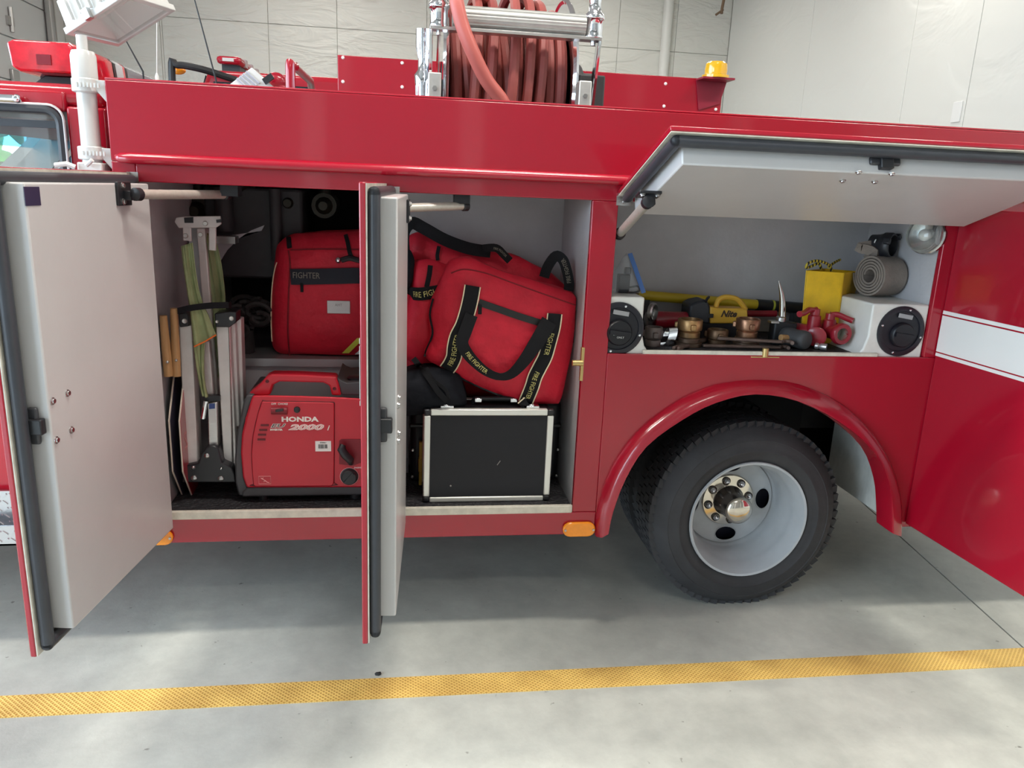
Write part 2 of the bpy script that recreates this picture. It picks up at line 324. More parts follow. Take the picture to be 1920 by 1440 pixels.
for i in range(8):
    z0, z1 = i*0.5+0.006, i*0.5+0.494
    if i not in (2, 3, 4): build(MB().box(XL-0.06, XL-0.03, 6.12, 9.5, z0, z1), 'door_section', MATS['bay_door'], d1, bevel=0.006); continue
    f = MB().box(XL-0.06, XL-0.03, 6.12, 9.5, z0, z0+0.03).box(XL-0.06, XL-0.03, 6.12, 9.5, z1-0.03, z1)
    for k in range(5): f.box(XL-0.06, XL-0.03, 6.12+k*0.82, 6.17+k*0.82, z0+0.03, z1-0.03)
    fo = build(f, 'glazed_section', MATS['bay_door'], d1)
    for k in range(4): build(MB().box(XL-0.05, XL-0.045, 6.17+k*0.82, 6.94+k*0.82, z0+0.03, z1-0.03), 'pane', glass('clear_glass'), fo, smooth=0)
q = PX(95, 60, XL+0.02); TRK = MB().box(XL, XL+0.05, q.y-0.05, q.y-0.02, 0, 4.2); TRK.box(XL, XL+0.09, q.y-0.02, q.y+0.02, 0, 4.2)
build(TRK, 'door_track', STEEL, d1)
hq = PX(18, 40, XL-0.03); HG = MB().box(XL-0.03, XL+0.0, hq.y-0.1, hq.y+0.06, hq.z-0.05, hq.z+0.05); HG.cyl((XL-0.01, hq.y, hq.z-0.12), (XL-0.01, hq.y, hq.z+0.16), 0.025, n=10)
build(HG, 'door_latch', STEEL, d1)
hq = PX(25, 142, XL-0.03); build(MB().box(XL-0.03, XL+0.01, hq.y-0.09, hq.y+0.09, hq.z-0.07, hq.z+0.07), 'door_hinge', STEEL, d1, bevel=0.01)
# hanging cable end by the right corner
q = PY(1356, 0, 9.2); H = MB().tube([q+V((0, 0, 1.0)), q+V((0.01, 0, 0.02)), q+V((-0.005, 0, -0.12)), PY(1353, 26, 9.2)], 0.022, 8); H.tube([PY(1356, 18, 9.2), PY(1342, 28, 9.2)], 0.018, 6)
build(H, 'hanging_cord', mat('cord_brown', (0.16, 0.10, 0.06), 0.7), label='frayed brown cord end hanging from the ceiling by the wall corner', cat='cord')
# outside the open bay door: drive and trees
build(MB().box(-40, XL-0.2, -25, 25, -0.2, -0.03), 'ground', mat('drive_gravel', (0.30, 0.29, 0.27), 0.9, var=0.2), kind='structure')
LEAF = mat('leaves', (0.06, 0.14, 0.022), 0.7, var=0.5, vscale=4)
def tree(x, y, h, r, lab):
    t = empty('tree', (x, y, -0.03), lab, 'tree', 'trees outside the bay door'); rg = random.Random(int(x*10+y*7))
    build(MB().tube([(x, y, -0.03), (x+0.1, y, h*0.4), (x, y+0.1, h*0.7)], [0.22, 0.16, 0.08], 8), 'trunk', mat('bark', (0.12, 0.09, 0.06), 0.9), t)
    c = MB()
    for i in range(26):
        a = rg.uniform(0, 6.28); rr = r*rg.uniform(0.2, 0.9); zz = h*0.15+h*0.8*rg.random()
        c.sphere((x+rr*math.cos(a), y+rr*math.sin(a), zz), r*rg.uniform(0.28, 0.5), 8, 6)
    build(c, 'crown', LEAF, t)
for i, (x, y, h, r) in enumerate(((-8.6, 13.6, 5, 1.5), (-10.6, 19.0, 7, 1.9), (-14.6, 24.5, 6.5, 1.9))):
    tree(x, y, h, r, ('small leafy tree closest to the glazed bay door outside', 'tall leafy tree seen through the cab windscreen and glazed bay door', 'leafy tree furthest from the building across the gravel drive')[i])
# ================================================================== FIRE TRUCK
TR = empty('fire_truck', (0.3, 1.05, 0), 'red rescue fire truck with its side compartment doors standing open', 'fire truck')
ZT, ZD, ZO, ZS, ZBOT = 1.735, 1.535, 1.462, 0.434, 0.352
XA, XO1, XO2, XP, XW1, XEND = -0.808, -0.744, 0.572, 0.654, 1.768, 2.62
PIL0, PIL1 = -0.095, -0.02; ZW = 0.984; DEP = 0.43
# upper coaming (this side), top edge folded
m = MB().box(XA, XEND, 0.0, 0.025, ZD-0.0195, ZT-0.006); m.box(XA, XEND, 0.0, 0.05, ZT-0.006, ZT); m.box(XA, XA+0.02, 0.025, 0.30, 1.515, ZT-0.006)
build(m, 'upper_side_panel', RED, TR, bevel=0.004)
# rounded drip rail with its rounded front end
prof = [(0.0, ZD+0.006), (-0.016, ZD+0.004), (-0.027, ZD-0.004), (-0.030, ZD-0.014), (-0.026, ZD-0.022), (-0.014, ZD-0.026), (0.0, ZD-0.026)]
m = MB(); xs_ = [XA+0.012, XA+0.016, XA+0.03, XA+0.06, XW1-0.3, XEND]; sc_ = [0.05, 0.6, 0.9, 1, 1, 1]
for x, s_ in zip(xs_, sc_): m.v += [V((x, a*s_, (ZD-0.01)+(z-(ZD-0.01))*s_)) for a, z in prof]
n = len(prof)
for j in range(len(xs_)-1):
    for i in range(n-1): m.f.append((j*n+i, j*n+i+1, (j+1)*n+i+1, (j+1)*n+i))
m.f.append(tuple(range(n))); m.f.append(tuple(range((len(xs_)-1)*n, len(xs_)*n)))
build(m, 'drip_rail', RED, TR, smooth=60)
# face frame with the two tall openings, the wheel compartment and the wheel arch
INNPX = [(1143, 1000), (1152, 960), (1175, 900), (1213, 840), (1280, 790), (1345, 757), (1420, 741), (1500, 755), (1580, 797), (1643, 853), (1667, 913), (1672, 963), (1673, 1000)]
OUTPX = [(1115, 1003), (1120, 950), (1147, 877), (1195, 810), (1263, 757), (1310, 733), (1357, 718), (1427, 712), (1497, 720), (1580, 758), (1647, 827), (1683, 913), (1687, 1000)]
AIN = smooth_path([PY(a, b, -0.045) for a, b in INNPX], 3); AOUT = smooth_path([PY(a, b, 0.0) for a, b in OUTPX], 3)
m = MB()
m.box(XA, XO1, 0, 0.022, ZBOT, ZD-0.02); m.box(XO1, XEND, 0, 0.022, ZO, ZD-0.02); m.box(XO1, XP, 0, 0.022, ZBOT, ZS)
m.box(PIL0, PIL1, 0, 0.022, ZS, ZO); m.box(XO2, XP, 0, 0.022, ZS, ZO)
m.box(XW1, 1.83, 0, 0.022, ZW, ZO); m.box(2.5, XEND, 0, 0.022, ZBOT, ZO); m.box(1.83, 2.5, 0, 0.022, ZBOT, ZS)
hole = [V((p.x, 0, p.z))*0.5+V((q_.x, 0, q_.z))*0.5 for p, q_ in zip(AIN, AOUT)]
hole[0].z = hole[-1].z = ZBOT
m.prism([V((XP, 0, ZW)), V((1.83, 0, ZW)), V((1.83, 0, ZBOT))]+hole[::-1]+[V((XP, 0, ZBOT))], (0, 0.022, 0))
build(m, 'side_body', RED, TR, bevel=0.003)
# wheel-arch flare
m = MB(); n = len(AIN)
sec = []
for p, q_ in zip(AIN, AOUT):
    o3 = V((q_.x, 0, q_.z)); i3 = V((p.x, 0, p.z)); md = o3*0.62+i3*0.38; ii = i3*0.9+o3*0.1
    sec.append([o3, o3*0.93+i3*0.07+V((0, -0.02, 0)), md+V((0, -0.043, 0)), ii+V((0, -0.046, 0)), i3+V((0, -0.036, 0)), i3+V((0, 0.05, 0))])
for s_ in sec: m.v += s_
for j in range(n-1):
    for i in range(5): m.f.append((j*6+i, j*6+i+1, (j+1)*6+i+1, (j+1)*6+i))
m.f.append(tuple(range(6))); m.f.append(tuple(range((n-1)*6, n*6)))
build(m, 'wheel_arch_flare', RED, TR, smooth=55, label='red rubber wheel arch flare')
# compartments (inside shells)
def shell(name, x0, x1, y1, z0, z1, mt, skip=()):
    m = MB(); t = 0.012
    if 'l' not in skip: m.box(x0-t, x0, 0.022, y1, z0, z1)
    if 'r' not in skip: m.box(x1, x1+t, 0.022, y1, z0, z1)
    if 't' not in skip: m.box(x0-t, x1+t, 0.022, y1, z1, z1+t)
    if 'b' not in skip: m.box(x0-t, x1+t, 0.022, y1, z0-t, z0)
    if 'k' not in skip: m.box(x0-t, x1+t, y1, y1+t, z0-t, z1+t)
    return build(m, name, mt, TR, smooth=0)
ZF = 0.443
shell('front_compartment', XO1, PIL0, 1.15, ZF, ZO+0.004, INN, ('k', 'b', 'r'))
build(MB().box(XO1, PIL1-0.013, 0.022, 0.45, ZF-0.012, ZF), 'compartment_floor', INN, TR)
build(MB().box(XO1-0.01, PIL1, 1.15, 1.165, ZF, ZO), 'shade_back_panel', mat('painted_shade_dark', (0.022, 0.020, 0.03), 0.7), TR)  # near-black colour stands in for the shade of the deep open space
build(MB().box(PIL0, PIL1, 0.43, 1.15, 0.87, ZO), 'divider', INN, TR)
build(MB().box(XO1, PIL1-0.013, 0.42, 0.435, ZF, 0.837), 'lower_back_panel', INN, TR)
build(MB().box(XO1, PIL0, 0.40, 1.15, 0.852, 0.864).box(XO1, PIL0, 0.395, 0.402, 0.838, 0.866), 'shelf', mat('shelf_aluminium', (0.46, 0.45, 0.46), 0.4, 0.7), TR)
shell('bag_compartment', PIL1, XO2, DEP, ZF, ZO+0.004, INN, ('l',))
shell('wheel_compartment', 0.615, XW1, DEP, ZW-0.006, ZO+0.004, INN)
shell('rear_compartment', 1.83, 2.5, DEP, ZF, ZO+0.004, INN)
build(MB().box(XO1, PIL0, 0.0, 0.016, ZS-0.006, ZS+0.024).box(PIL1, XO2, 0.0, 0.016, ZS-0.006, ZS+0.024), 'sill_lip', CREAM, TR, bevel=0.004)
build(MB().box(0.772, 1.60, 0.002, 0.014, ZW-0.010, ZW+0.012), 'wheel_compartment_lip', CREAM, TR, bevel=0.003)
# grey bracket panel with a round cut-out and fittings at the back of the front compartment, colours dimmed for its shade
m = MB(); ys = 0.47
c0 = PY(545, 560, ys); rr = (PY(425, 470, ys)-c0).length
cut = [c0+V((math.cos(R(a))*rr, 0, math.sin(R(a))*rr)) for a in (180, 172, 162, 152, 142, 130, 118, 108)]
tl = PY(330, 438, ys); m.prism([V((XO1+0.01, ys, 0.87)), V((XO1+0.01, ys, tl.z)), V((PY(420, 430, ys).x, ys, tl.z-0.004)), PY(490, 433, ys)]+cut[::-1]+[V((cut[0].x, ys, 0.87))], (0, 0.01, 0))
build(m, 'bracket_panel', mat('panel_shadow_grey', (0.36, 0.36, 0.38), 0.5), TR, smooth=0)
a, b = PY(405, 449, 0.42), PY(443, 449, 0.42); build(MB().box(a.x, b.x, 0.40, 0.46, a.z-0.012, a.z+0.012), 'bracket_edge', ALU, TR)
for px, py, rr in ((375, 395, 0.05), (455, 345, 0.055), (545, 380, 0.04), (610, 385, 0.045)):
    q = PY(px, py, 0.62); k = MB().cyl(q+V((0, -0.05, 0)), q+V((0, 0.10, 0)), rr, n=16); k.cyl(q+V((0, 0, 0)), q+V((0, 0, 0.09)), rr*0.5, n=12); k.lathe(q+V((0, -0.09, 0)), (0, 1, 0), [(rr*0.35, 0), (rr*0.5, 0.02), (rr*0.7, 0.04)], 12, True)
    build(k, 'valve', mat('shaded_valve', (0.028, 0.024, 0.016), 0.45, 0.5), TR)  # yellowish fittings, the dim shade put into their colour
build(MB().box(-0.70, -0.36, 0.55, 0.9, 1.13, 1.45), 'pump_box', DARK, TR, bevel=0.01)
build(MB().cyl((-0.62, 0.5, 1.3), (-0.62, 0.5, 1.45), 0.03, n=14).cyl((-0.45, 0.52, 1.2), (-0.45, 0.52, 1.45), 0.02, n=12), 'pump_pipe', DARK, TR)
# under the body: wheel housing, rear white box side, chassis
build(MB().box(XP-0.01, XP, 0.03, 0.95, ZBOT, ZW-0.02).box(XP, 1.73, 0.66, 0.68, 0.45, ZW-0.02).box(XP, 1.83, 0.03, 0.68, ZW-0.035, ZW-0.019), 'wheel_housing', mat('undercoat', (0.02, 0.02, 0.022), 0.8), TR)
build(MB().box(1.765, 1.79, 0.03, 0.46, 0.365, ZW-0.04), 'rear_box_side', mat('dirty_white', (0.60, 0.60, 0.56), 0.5, var=0.35, vscale=9, stretch=(1, 1, 0.5)), TR)
build(MB().box(-3.6, 2.5, 0.72, 0.80, 0.50, 0.66).box(-3.6, 2.5, 1.32, 1.40, 0.50, 0.66), 'chassis_rail', DARK, TR)
build(MB().cyl((1.245, 0.3, 0.36), (1.245, 1.8, 0.36), 0.055, n=16).lathe((1.245, 1.0, 0.36), (0, 1, 0), [(0.06, -0.12), (0.15, -0.06), (0.16, 0.06), (0.06, 0.12)], 20), 'rear_axle', DARK, TR)
for i in range(5): build(MB().box(0.72+i*0.05, 1.72-i*0.05, 0.74, 0.80, 0.40+i*0.018, 0.414+i*0.018), 'leaf_spring', DARK, TR)
for xa_, xb_ in ((XA, 0.64), (1.85, XEND)): build(MB().box(xa_, xb_, 0.05, 2.05, ZBOT+0.002, ZBOT+0.03), 'underbody', MATS['undercoat'], TR)
# deck, front and rear bulkheads, far side
build(MB().box(XA, XEND, 0.025, 2.08, 1.49, 1.51), 'deck', mat('deck_plate', (0.30, 0.30, 0.30), 0.5, 0.6), TR)
build(MB().box(XA, XA+0.02, 0.025, 2.1, ZBOT, 1.50), 'front_bulkhead', RED2, TR)
build(MB().box(XEND-0.02, XEND, 0.0, 2.1, ZBOT, ZT), 'rear_bulkhead', RED, TR)
build(MB().box(XA, XEND, 2.08, 2.10, ZBOT, ZT), 'far_side_panel', RED, TR)
fa, fb = PY(633, 98, 2.06), PY(1355, 155, 2.06); FX0, FX1, FZ = fa.x, fb.x, (fa.z+fb.z)/2
FPN = build(MB().box(FX0, FX1, 2.05, 2.07, 1.6, FZ), 'raised_panel', RED, TR, bevel=0.003)
riv0 = None
for px, py in ((643, 108), (754, 118), (643, 153), (754, 163), (1248, 157), (1245, 199), (1342, 205), (1347, 164)):
    q = PY(px, py, 2.05)
    if riv0 is None: riv0 = build(MB().lathe(q, (0, -1, 0), [(0.009, 0), (0.008, 0.004), (0.003, 0.007)], 10, False, True), 'rivet', mat('rivet_white', (0.85, 0.8, 0.8), 0.4), FPN); r0 = q
    else: copy_at(riv0, q-r0, FPN)
# amber beacon on its bracket
q = PY(1337, 150, 2.02); BR = MB().prism([V((q.x-0.09, 2.04, q.z)), V((q.x+0.09, 2.04, q.z)), V((q.x+0.06, 2.04, q.z-0.12)), V((q.x-0.06, 2.04, q.z-0.16))], (0, 0.008, 0)); BR.box(q.x-0.09, q.x+0.09, 1.93, 2.048, q.z-0.006, q.z+0.004)
bk = build(BR, 'beacon_bracket', mat('dark_red', (0.25, 0.01, 0.03), 0.4), TR)
build(MB().lathe(V((q.x, 1.99, q.z+0.004)), (0, 0, 1), [(0.075, 0), (0.075, 0.015), (0.06, 0.02), (0.062, 0.04), (0.058, 0.075), (0.045, 0.085)], 24, True, True), 'beacon_lens', mat('amber_beacon', (0.75, 0.42, 0.01), 0.12, coat=0.6), bk)
# amber side reflectors
def reflector(px0, py0, px1, py1):
    a, b = PY(px0, py0, 0), PY(px1, py1, 0); zc = (a.z+b.z)/2; h = abs(a.z-b.z)/2; x0, x1 = a.x, b.x; pts = []
    pts += arc((x1-h, 0, zc), h, -90, 90, 8, (1, 0, 0), (0, 0, 1)); pts += arc((x0+h, 0, zc), h, 90, 270, 8, (1, 0, 0), (0, 0, 1))
    o = build(MB().prism(pts, (0, -0.014, 0)), 'side_reflector', AMB, TR, bevel=0.004, label='amber oval reflector')
    for x in (x0+0.008, x1-0.008): build(MB().cyl((x, -0.014, zc), (x, -0.017, zc), 0.004, n=8), 'screw', STEEL, o)
reflector(1055, 978, 1114, 1003); reflector(268, 993, 327, 1019)
# brass-coloured door strikers
def striker(px, py, horizontal=False):
    q = PY(px, py, 0)
    if horizontal: m = MB().box(q.x-0.05, q.x+0.05, -0.002, 0.02, ZW-0.008, ZW-0.004).cyl((q.x, 0.004, ZW-0.006), (q.x, 0.004, ZW+0.024), 0.011, n=12)
    else: m = MB().box(q.x-0.004, q.x+0.006, -0.003, 0.012, q.z-0.055, q.z+0.055).cyl((q.x+0.004, 0.0, q.z+0.004), (q.x-0.032, 0.0, q.z+0.004), 0.010, n=12)
    build(m, 'door_striker', GOLD, TR, bevel=0.001)
striker(1091, 683); striker(1436, 658, True)
qs = PY(688, 679, 0); build(MB().box(PIL0-0.004, PIL0+0.004, -0.003, 0.012, qs.z-0.05, qs.z+0.05).cyl((PIL0, 0.0, qs.z), (PIL0-0.03, 0.0, qs.z), 0.010, n=12), 'door_striker', GOLD, TR, bevel=0.001)
# ------------------------------------------------------------------ compartment doors
def hit(px, py, o, n):
    d = ray(px, py); return CAMP+d*((V(o)-CAMP).dot(V(n))/d.dot(V(n)))
def door(o, u, v, w, Wd, H, pan_u=(0.028, 0.048), pan_v=(0.048, 0.030)):
    o, u, v, w = V(o), V(u).normalized(), V(v).normalized(), V(w).normalized()
    def bx(m, a0, a1, b0, b1, c0, c1): return m.obox(o+u*(a0+a1)/2+v*(b0+b1)/2+w*(c0+c1)/2, u*(a1-a0)/2, v*(b1-b0)/2, w*(c1-c0)/2)
    D = build(bx(MB(), 0, Wd, 0, H, -0.014, 0), 'compartment_door', RED, TR, bevel=0.003)
    build(bx(MB(), 0.002, Wd-0.002, 0.002, H-0.002, 0.0002, 0.003), 'door_liner', CREAM, D)
    s = MB(); t = 0.030; i = 0.008
    bx(s, Wd-i-t, Wd-i, i, H-i, 0.003, 0.030); bx(s, i, Wd-i, i, i+t, 0.003, 0.030); bx(s, i, Wd-i, H-i-t, H-i, 0.003, 0.030)
    build(s, 'rubber_seal', SEAL, D, bevel=0.012, seg=3)
    P = build(bx(MB(), pan_u[0], Wd-pan_u[1], pan_v[0], H-pan_v[1], 0.003, 0.066), 'inner_pan', PAN, D, bevel=0.004)
    return D, bx, (lambda a, b, c: o+u*a+v*b+w*c), P
def latch(D, bx, Wd, vc, along_v=True):
    ue = Wd-0.048
    m = MB(); bx(m, ue, ue+0.012, vc-0.043, vc+0.043, 0.022, 0.044)
    L = build(m, 'latch', mat('latch_grey', (0.05, 0.05, 0.055), 0.35, 0.3), D, bevel=0.005)
    m = MB(); bx(m, ue, ue+0.020, vc-0.018, vc+0.018, 0.004, 0.056); build(m, 'latch_block', BLK, D, bevel=0.003)
def bolts(D, pts, nrm):
    for q in pts:
        q = V(q); build(MB().lathe(q, nrm, [(0.0085, 0), (0.0085, 0.002), (0.006, 0.003), (0.0055, 0.006), (0.002, 0.0065)], 10, False, True), 'bolt', STEEL, D)
ZD0, ZD1 = 0.375, 1.488; DH = ZD1-ZD0
# door 1
h1 = V((-0.762, -0.006, ZD0)); e1 = PZ(68, 1233, ZD0); u1 = V((e1.x-h1.x, e1.y-h1.y, 0)); W1 = u1.length; u1.normalize(); w1 = V((-u1.y, u1.x, 0)); w1 = w1 if w1.x > 0 else -w1
D1, bx1, at1, P1 = door(h1, u1, (0, 0, 1), w1, W1, DH)
pc = at1(0.3, 0.3, 0.066); zl = hit(66, 797, at1(W1-0.048, 0, 0), u1).z
latch(D1, bx1, W1, zl-ZD0)
bolts(D1, [hit(px, py, pc, w1) for px, py in ((98, 752), (126, 737), (105, 825), (133, 806))], w1)
a, b = hit(43, 350, pc, w1), hit(76, 385, pc, w1)
mid = (a+b)/2; build(MB().obox(mid+w1*0.0008, u1*((b-a).dot(u1)/2), V((0, 0, (b.z-a.z)/2)), w1*0.0008), 'maker_plate', mat('plate_ink', (0.035, 0.03, 0.07), 0.35), D1)
def strut_rod(D, a, b, r, cap0=0.02, cap1=0.02):
    a, b = V(a), V(b); d = (b-a).normalized()
    build(MB().cyl(a, b, r, n=16), 'stay_spring', mat('spring_steel', (0.60, 0.57, 0.50), 0.36, 0.45, var=0.1, vscale=90), D)
    build(MB().lathe(a-d*cap0, d, [(r*0.8, 0), (r*1.35, 0.004), (r*1.35, cap0), (r, cap0+0.006)], 14, True), 'stay_end', BLK, D)
    build(MB().lathe(b-d*0.004, d, [(r, 0), (r*1.3, 0.004), (r*1.3, cap1), (r*0.7, cap1+0.004)], 14, False, True), 'stay_end', BLK, D)
q = hit(229, 363, pc, w1); build(MB().obox(q+w1*0.004, u1*0.035, V((0, 0, 0.030)), w1*0.004).obox(q+w1*0.016+V((0, 0, -0.004)), u1*0.012, V((0, 0, 0.012)), w1*0.012), 'stay_bracket', BLK, D1, bevel=0.002)
bolts(D1, [q+w1*0.008+u1*0.012+V((0, 0, 0.02)), q+w1*0.008+u1*0.012+V((0, 0, -0.02))], w1)
strut_rod(D1, q+w1*0.045+V((0, 0, 0.0)), PY(420, 365, 0.10), 0.0125)
q2 = PY(430, 352, 0.10); build(MB().box(q2.x-0.02, q2.x+0.03, 0.07, 0.13, 1.43, 1.462), 'stay_mount', BLK, D1)
def hinge_leaf(px, z0, z1, D, x0, x1):
    build(MB().box(x0, x1, -0.004, 0.0, z0, z1).cyl(((x0), -0.006, z0), ((x0), -0.006, z1), 0.006, n=10), 'hinge_leaf', ALU, D)
    build(MB().lathe(((x0+x1)/2+0.004, -0.004, (z0+z1)/2-0.006), (0, -1, 0), [(0.006, 0), (0.004, 0.003)], 10, False, True), 'rivet', STEEL, D)
hinge_leaf(0, 1.445, ZD1, D1, -0.766, -0.738)
build(MB().cyl((-0.758, -0.006, ZD0), (-0.758, -0.006, 1.445), 0.006, n=8), 'hinge_barrel', mat('hinge_brown', (0.16, 0.12, 0.11), 0.5, 0.5), D1)
# door 2
h2 = V((-0.052, -0.006, ZD0)); e2 = PZ(690, 1208, ZD0); u2 = V((e2.x-h2.x, e2.y-h2.y, 0)); W2 = u2.length; u2.normalize(); w2 = V((-u2.y, u2.x, 0)); w2 = w2 if w2.x > 0 else -w2
D2, bx2, at2, P2 = door(h2, u2, (0, 0, 1), w2, W2, DH)
zl = hit(713, 795, at2(W2-0.048, 0, 0), u2).z; latch(D2, bx2, W2, zl-ZD0)
bolts(D2, [at2(W2-0.10, zl-ZD0+0.05, 0.066), at2(W2-0.07, zl-ZD0+0.04, 0.066), at2(W2-0.10, zl-ZD0-0.04, 0.066), at2(W2-0.07, zl-ZD0-0.05, 0.066)], w2)
q = at2(0.10, DH-0.075, 0.066); build(MB().obox(q+w2*0.004, u2*0.035, V((0, 0, 0.032)), w2*0.004), 'stay_bracket', BLK, D2, bevel=0.002)
bolts(D2, [q+w2*0.008+u2*0.02+V((0, 0, 0.02)), q+w2*0.008+u2*0.02+V((0, 0, -0.02))], w2)
e = PY(868, 386, 0.06); s0 = PY(752, 390, -0.06); strut_rod(D2, s0, e, 0.0125)
build(MB().box(e.x-0.03, e.x+0.02, 0.04, 0.08, 1.435, 1.464).obox(e+V((0, 0, 0.012)), (0.012, 0, 0), (0, 0.01, 0), (0, 0, 0.016)), 'stay_mount', BLK, D2, bevel=0.002)
hinge_leaf(0, 1.437, 1.478, D2, -0.046, -0.012)
build(MB().cyl((-0.048, -0.006, ZD0), (-0.048, -0.006, 1.437), 0.006, n=8), 'hinge_barrel', MATS['hinge_brown'], D2)
# hi-vis arrow tape mirrored from the bag is not built; lift-up door over the wheel
TH3 = R(20); X30, X31 = 0.648, 1.812
u3 = V((0, -math.cos(TH3), math.sin(TH3))); w3 = V((0, -math.sin(TH3), -math.cos(TH3)))
D3, bx3, at3, P3 = door((X30, -0.008, 1.482), u3, (1, 0, 0), w3, 0.466, X31-X30, pan_u=(0.02, 0.046), pan_v=(0.045, 0.02))
q = hit(1657, 302, at3(0.42, 0, 0), u3); vl = q.x-X30
latch(D3, bx3, 0.466, vl)
pc3 = at3(0.2, 0.2, 0.066); bolts(D3, [hit(px, py, pc3, w3) for px, py in ((1580, 338), (1610, 322), (1672, 325), (1640, 340))], w3)
q = hit(1216, 362, pc3, w3); build(MB().obox(q+w3*0.004, u3*0.022, V((0.032, 0, 0)), w3*0.004).obox(q+w3*0.02, u3*0.012, V((0.016, 0, 0)), w3*0.016), 'stay_bracket', BLK, D3, bevel=0.002)
bolts(D3, [q+w3*0.008+V((-0.02, 0, 0))+u3*0.01, q+w3*0.008+V((0.022, 0, 0))+u3*0.01], w3)
strut_rod(D3, PY(1163, 437, 0.03), q+w3*0.03+V((-0.006, 0, 0)), 0.0135)
build(MB().box(X30-0.002, X30+0.05, -0.004, 0.0, 1.45, 1.478).cyl((X30, -0.006, 1.482), (X30+0.05, -0.006, 1.482), 0.006, n=10), 'hinge_leaf', ALU, D3)
build(MB().lathe((X30+0.022, -0.004, 1.46), (0, -1, 0), [(0.006, 0), (0.004, 0.003)], 10, False, True), 'rivet', STEEL, D3)
# rear door: its painted outside faces us
h4 = V((1.822, -0.004, ZD0-0.006)); u4 = V((0.062, -1, 0)).normalized(); w4 = V((-u4.y, u4.x, 0)); w4 = w4 if w4.x > 0 else -w4
D4, bx4, at4, P4 = door(h4, u4, (0, 0, 1), w4, 0.66, DH)
STR = mat('stripe_white', (0.80, 0.79, 0.76), 0.25, coat=0.4)
for z0, z1 in ((1.0075, 1.131), (1.136, 1.148), (0.992, 1.003)):
    for Dx, bxx, Wx, hx_ in ((D4, bx4, 0.66, h4.z), (D1, bx1, W1, ZD0), (D2, bx2, W2, ZD0)):
        m = MB(); bxx(m, 0.0, Wx, z0-hx_, z1-hx_, -0.0155, -0.0141); build(m, 'white_stripe', STR, Dx, smooth=0)
build(MB().cyl((1.815, -0.006, ZD0), (1.815, -0.006, ZD1), 0.007, n=8), 'hinge_barrel', RED, D4)
# ------------------------------------------------------------------ rear dual wheels
TIRE = mat('tyre_rubber', (0.034, 0.034, 0.037), 0.72, var=0.35, vscale=5, bump=0.0008, bscale=60)
RIMG = mat('grey_rim_paint', (0.42, 0.44, 0.46), 0.32, var=0.12, vscale=7)
WC = V((1.247, 0, 0.356)); RT = 0.362
def tyre(y0, flip=1):
    c = V((WC.x, y0, WC.z)); prof = [(0.214, 0.012), (0.222, 0.0), (0.245, -0.008), (0.262, -0.0115), (0.264, -0.0135), (0.270, -0.0135), (0.273, -0.012), (0.290, -0.0105), (0.303, -0.007), (0.305, -0.0085), (0.309, -0.007), (0.325, 0.008), (0.344, 0.024), (0.3545, 0.040), (0.3545, 0.18), (0.344, 0.195), (0.305, 0.222), (0.262, 0.224), (0.222, 0.214), (0.214, 0.20)]
    m = MB().lathe(c, (0, 1, 0), prof, 72)
    for p in m.v: p.z = max(p.z, 0.0008)
    T = build(m, 'tyre', TIRE, TR, smooth=40, label='black dual rear tyre')
    tr = MB()
    for k in range(66):
        for row, (ya, yb, off, r0) in enumerate(((0.030, 0.066, 0.0, 0.350), (0.071, 0.107, 0.5, 0.352), (0.112, 0.148, 0.0, 0.352), (0.153, 0.192, 0.5, 0.350))):
            t = 2*math.pi*(k+off)/66; dr = V((math.cos(t), 0, math.sin(t))); tg = V((-math.sin(t), 0, math.cos(t)))+V((0, 0.35 if row % 2 else -0.35, 0))
            top = 0.3585
            q = c+dr*((r0+top)/2)+V((0, (ya+yb)/2, 0))
            pass
            tr.obox(q, dr*((top-r0)/2+0.006), V((0, (yb-ya)/2, 0)), tg*0.0152)
    for p in tr.v: p.z = max(p.z, 0.0005)
    build(tr, 'tread', TIRE, T, smooth=0)['kind'] = 'stuff'
    return T, c
T2, _ = tyre(0.335)
T1, c1 = tyre(0.082)
ry = c1.y
prof = [(0.206, 0.02), (0.218, 0.004), (0.224, -0.004), (0.222, -0.010), (0.214, -0.008), (0.205, 0.012), (0.198, 0.03), (0.192, 0.05), (0.190, 0.080), (0.184, 0.092), (0.183, 0.15), (0.180, 0.178), (0.172, 0.186)]
RM = build(MB().lathe(c1, (0, 1, 0), prof, 72), 'rim', RIMG, T1, smooth=50)
# wheel disc with four hand holes
m = MB(); NA, NR = 144, 26; keep = {}
holes = []
for k in range(4):
    a = R(2+90*k); holes.append((math.cos(a)*0.140, math.sin(a)*0.140, a))
def inside(x, z):
    for hx, hz, a in holes:
        dx, dz = x-hx, z-hz; rad = dx*math.cos(a)+dz*math.sin(a); tan = -dx*math.sin(a)+dz*math.cos(a)
        if (rad/0.027)**2+(tan/0.043)**2 < 1: return True
    return False
for j in range(NR+1):
    r_ = 0.05+(0.175-0.05)*j/NR
    for i in range(NA):
        t = 2*math.pi*i/NA; dish = 0.186+0.010*math.cos((r_-0.05)/0.125*math.pi); m.v.append(c1+V((r_*math.cos(t), dish, r_*math.sin(t))))
for j in range(NR):
    r_ = 0.05+(0.175-0.05)*(j+0.5)/NR
    for i in range(NA):
        t = 2*math.pi*(i+0.5)/NA
        if not inside(r_*math.cos(t), r_*math.sin(t)): m.f.append((j*NA+i, j*NA+(i+1) % NA, (j+1)*NA+(i+1) % NA, (j+1)*NA+i))
build(m, 'wheel_disc', RIMG, T1, smooth=50)
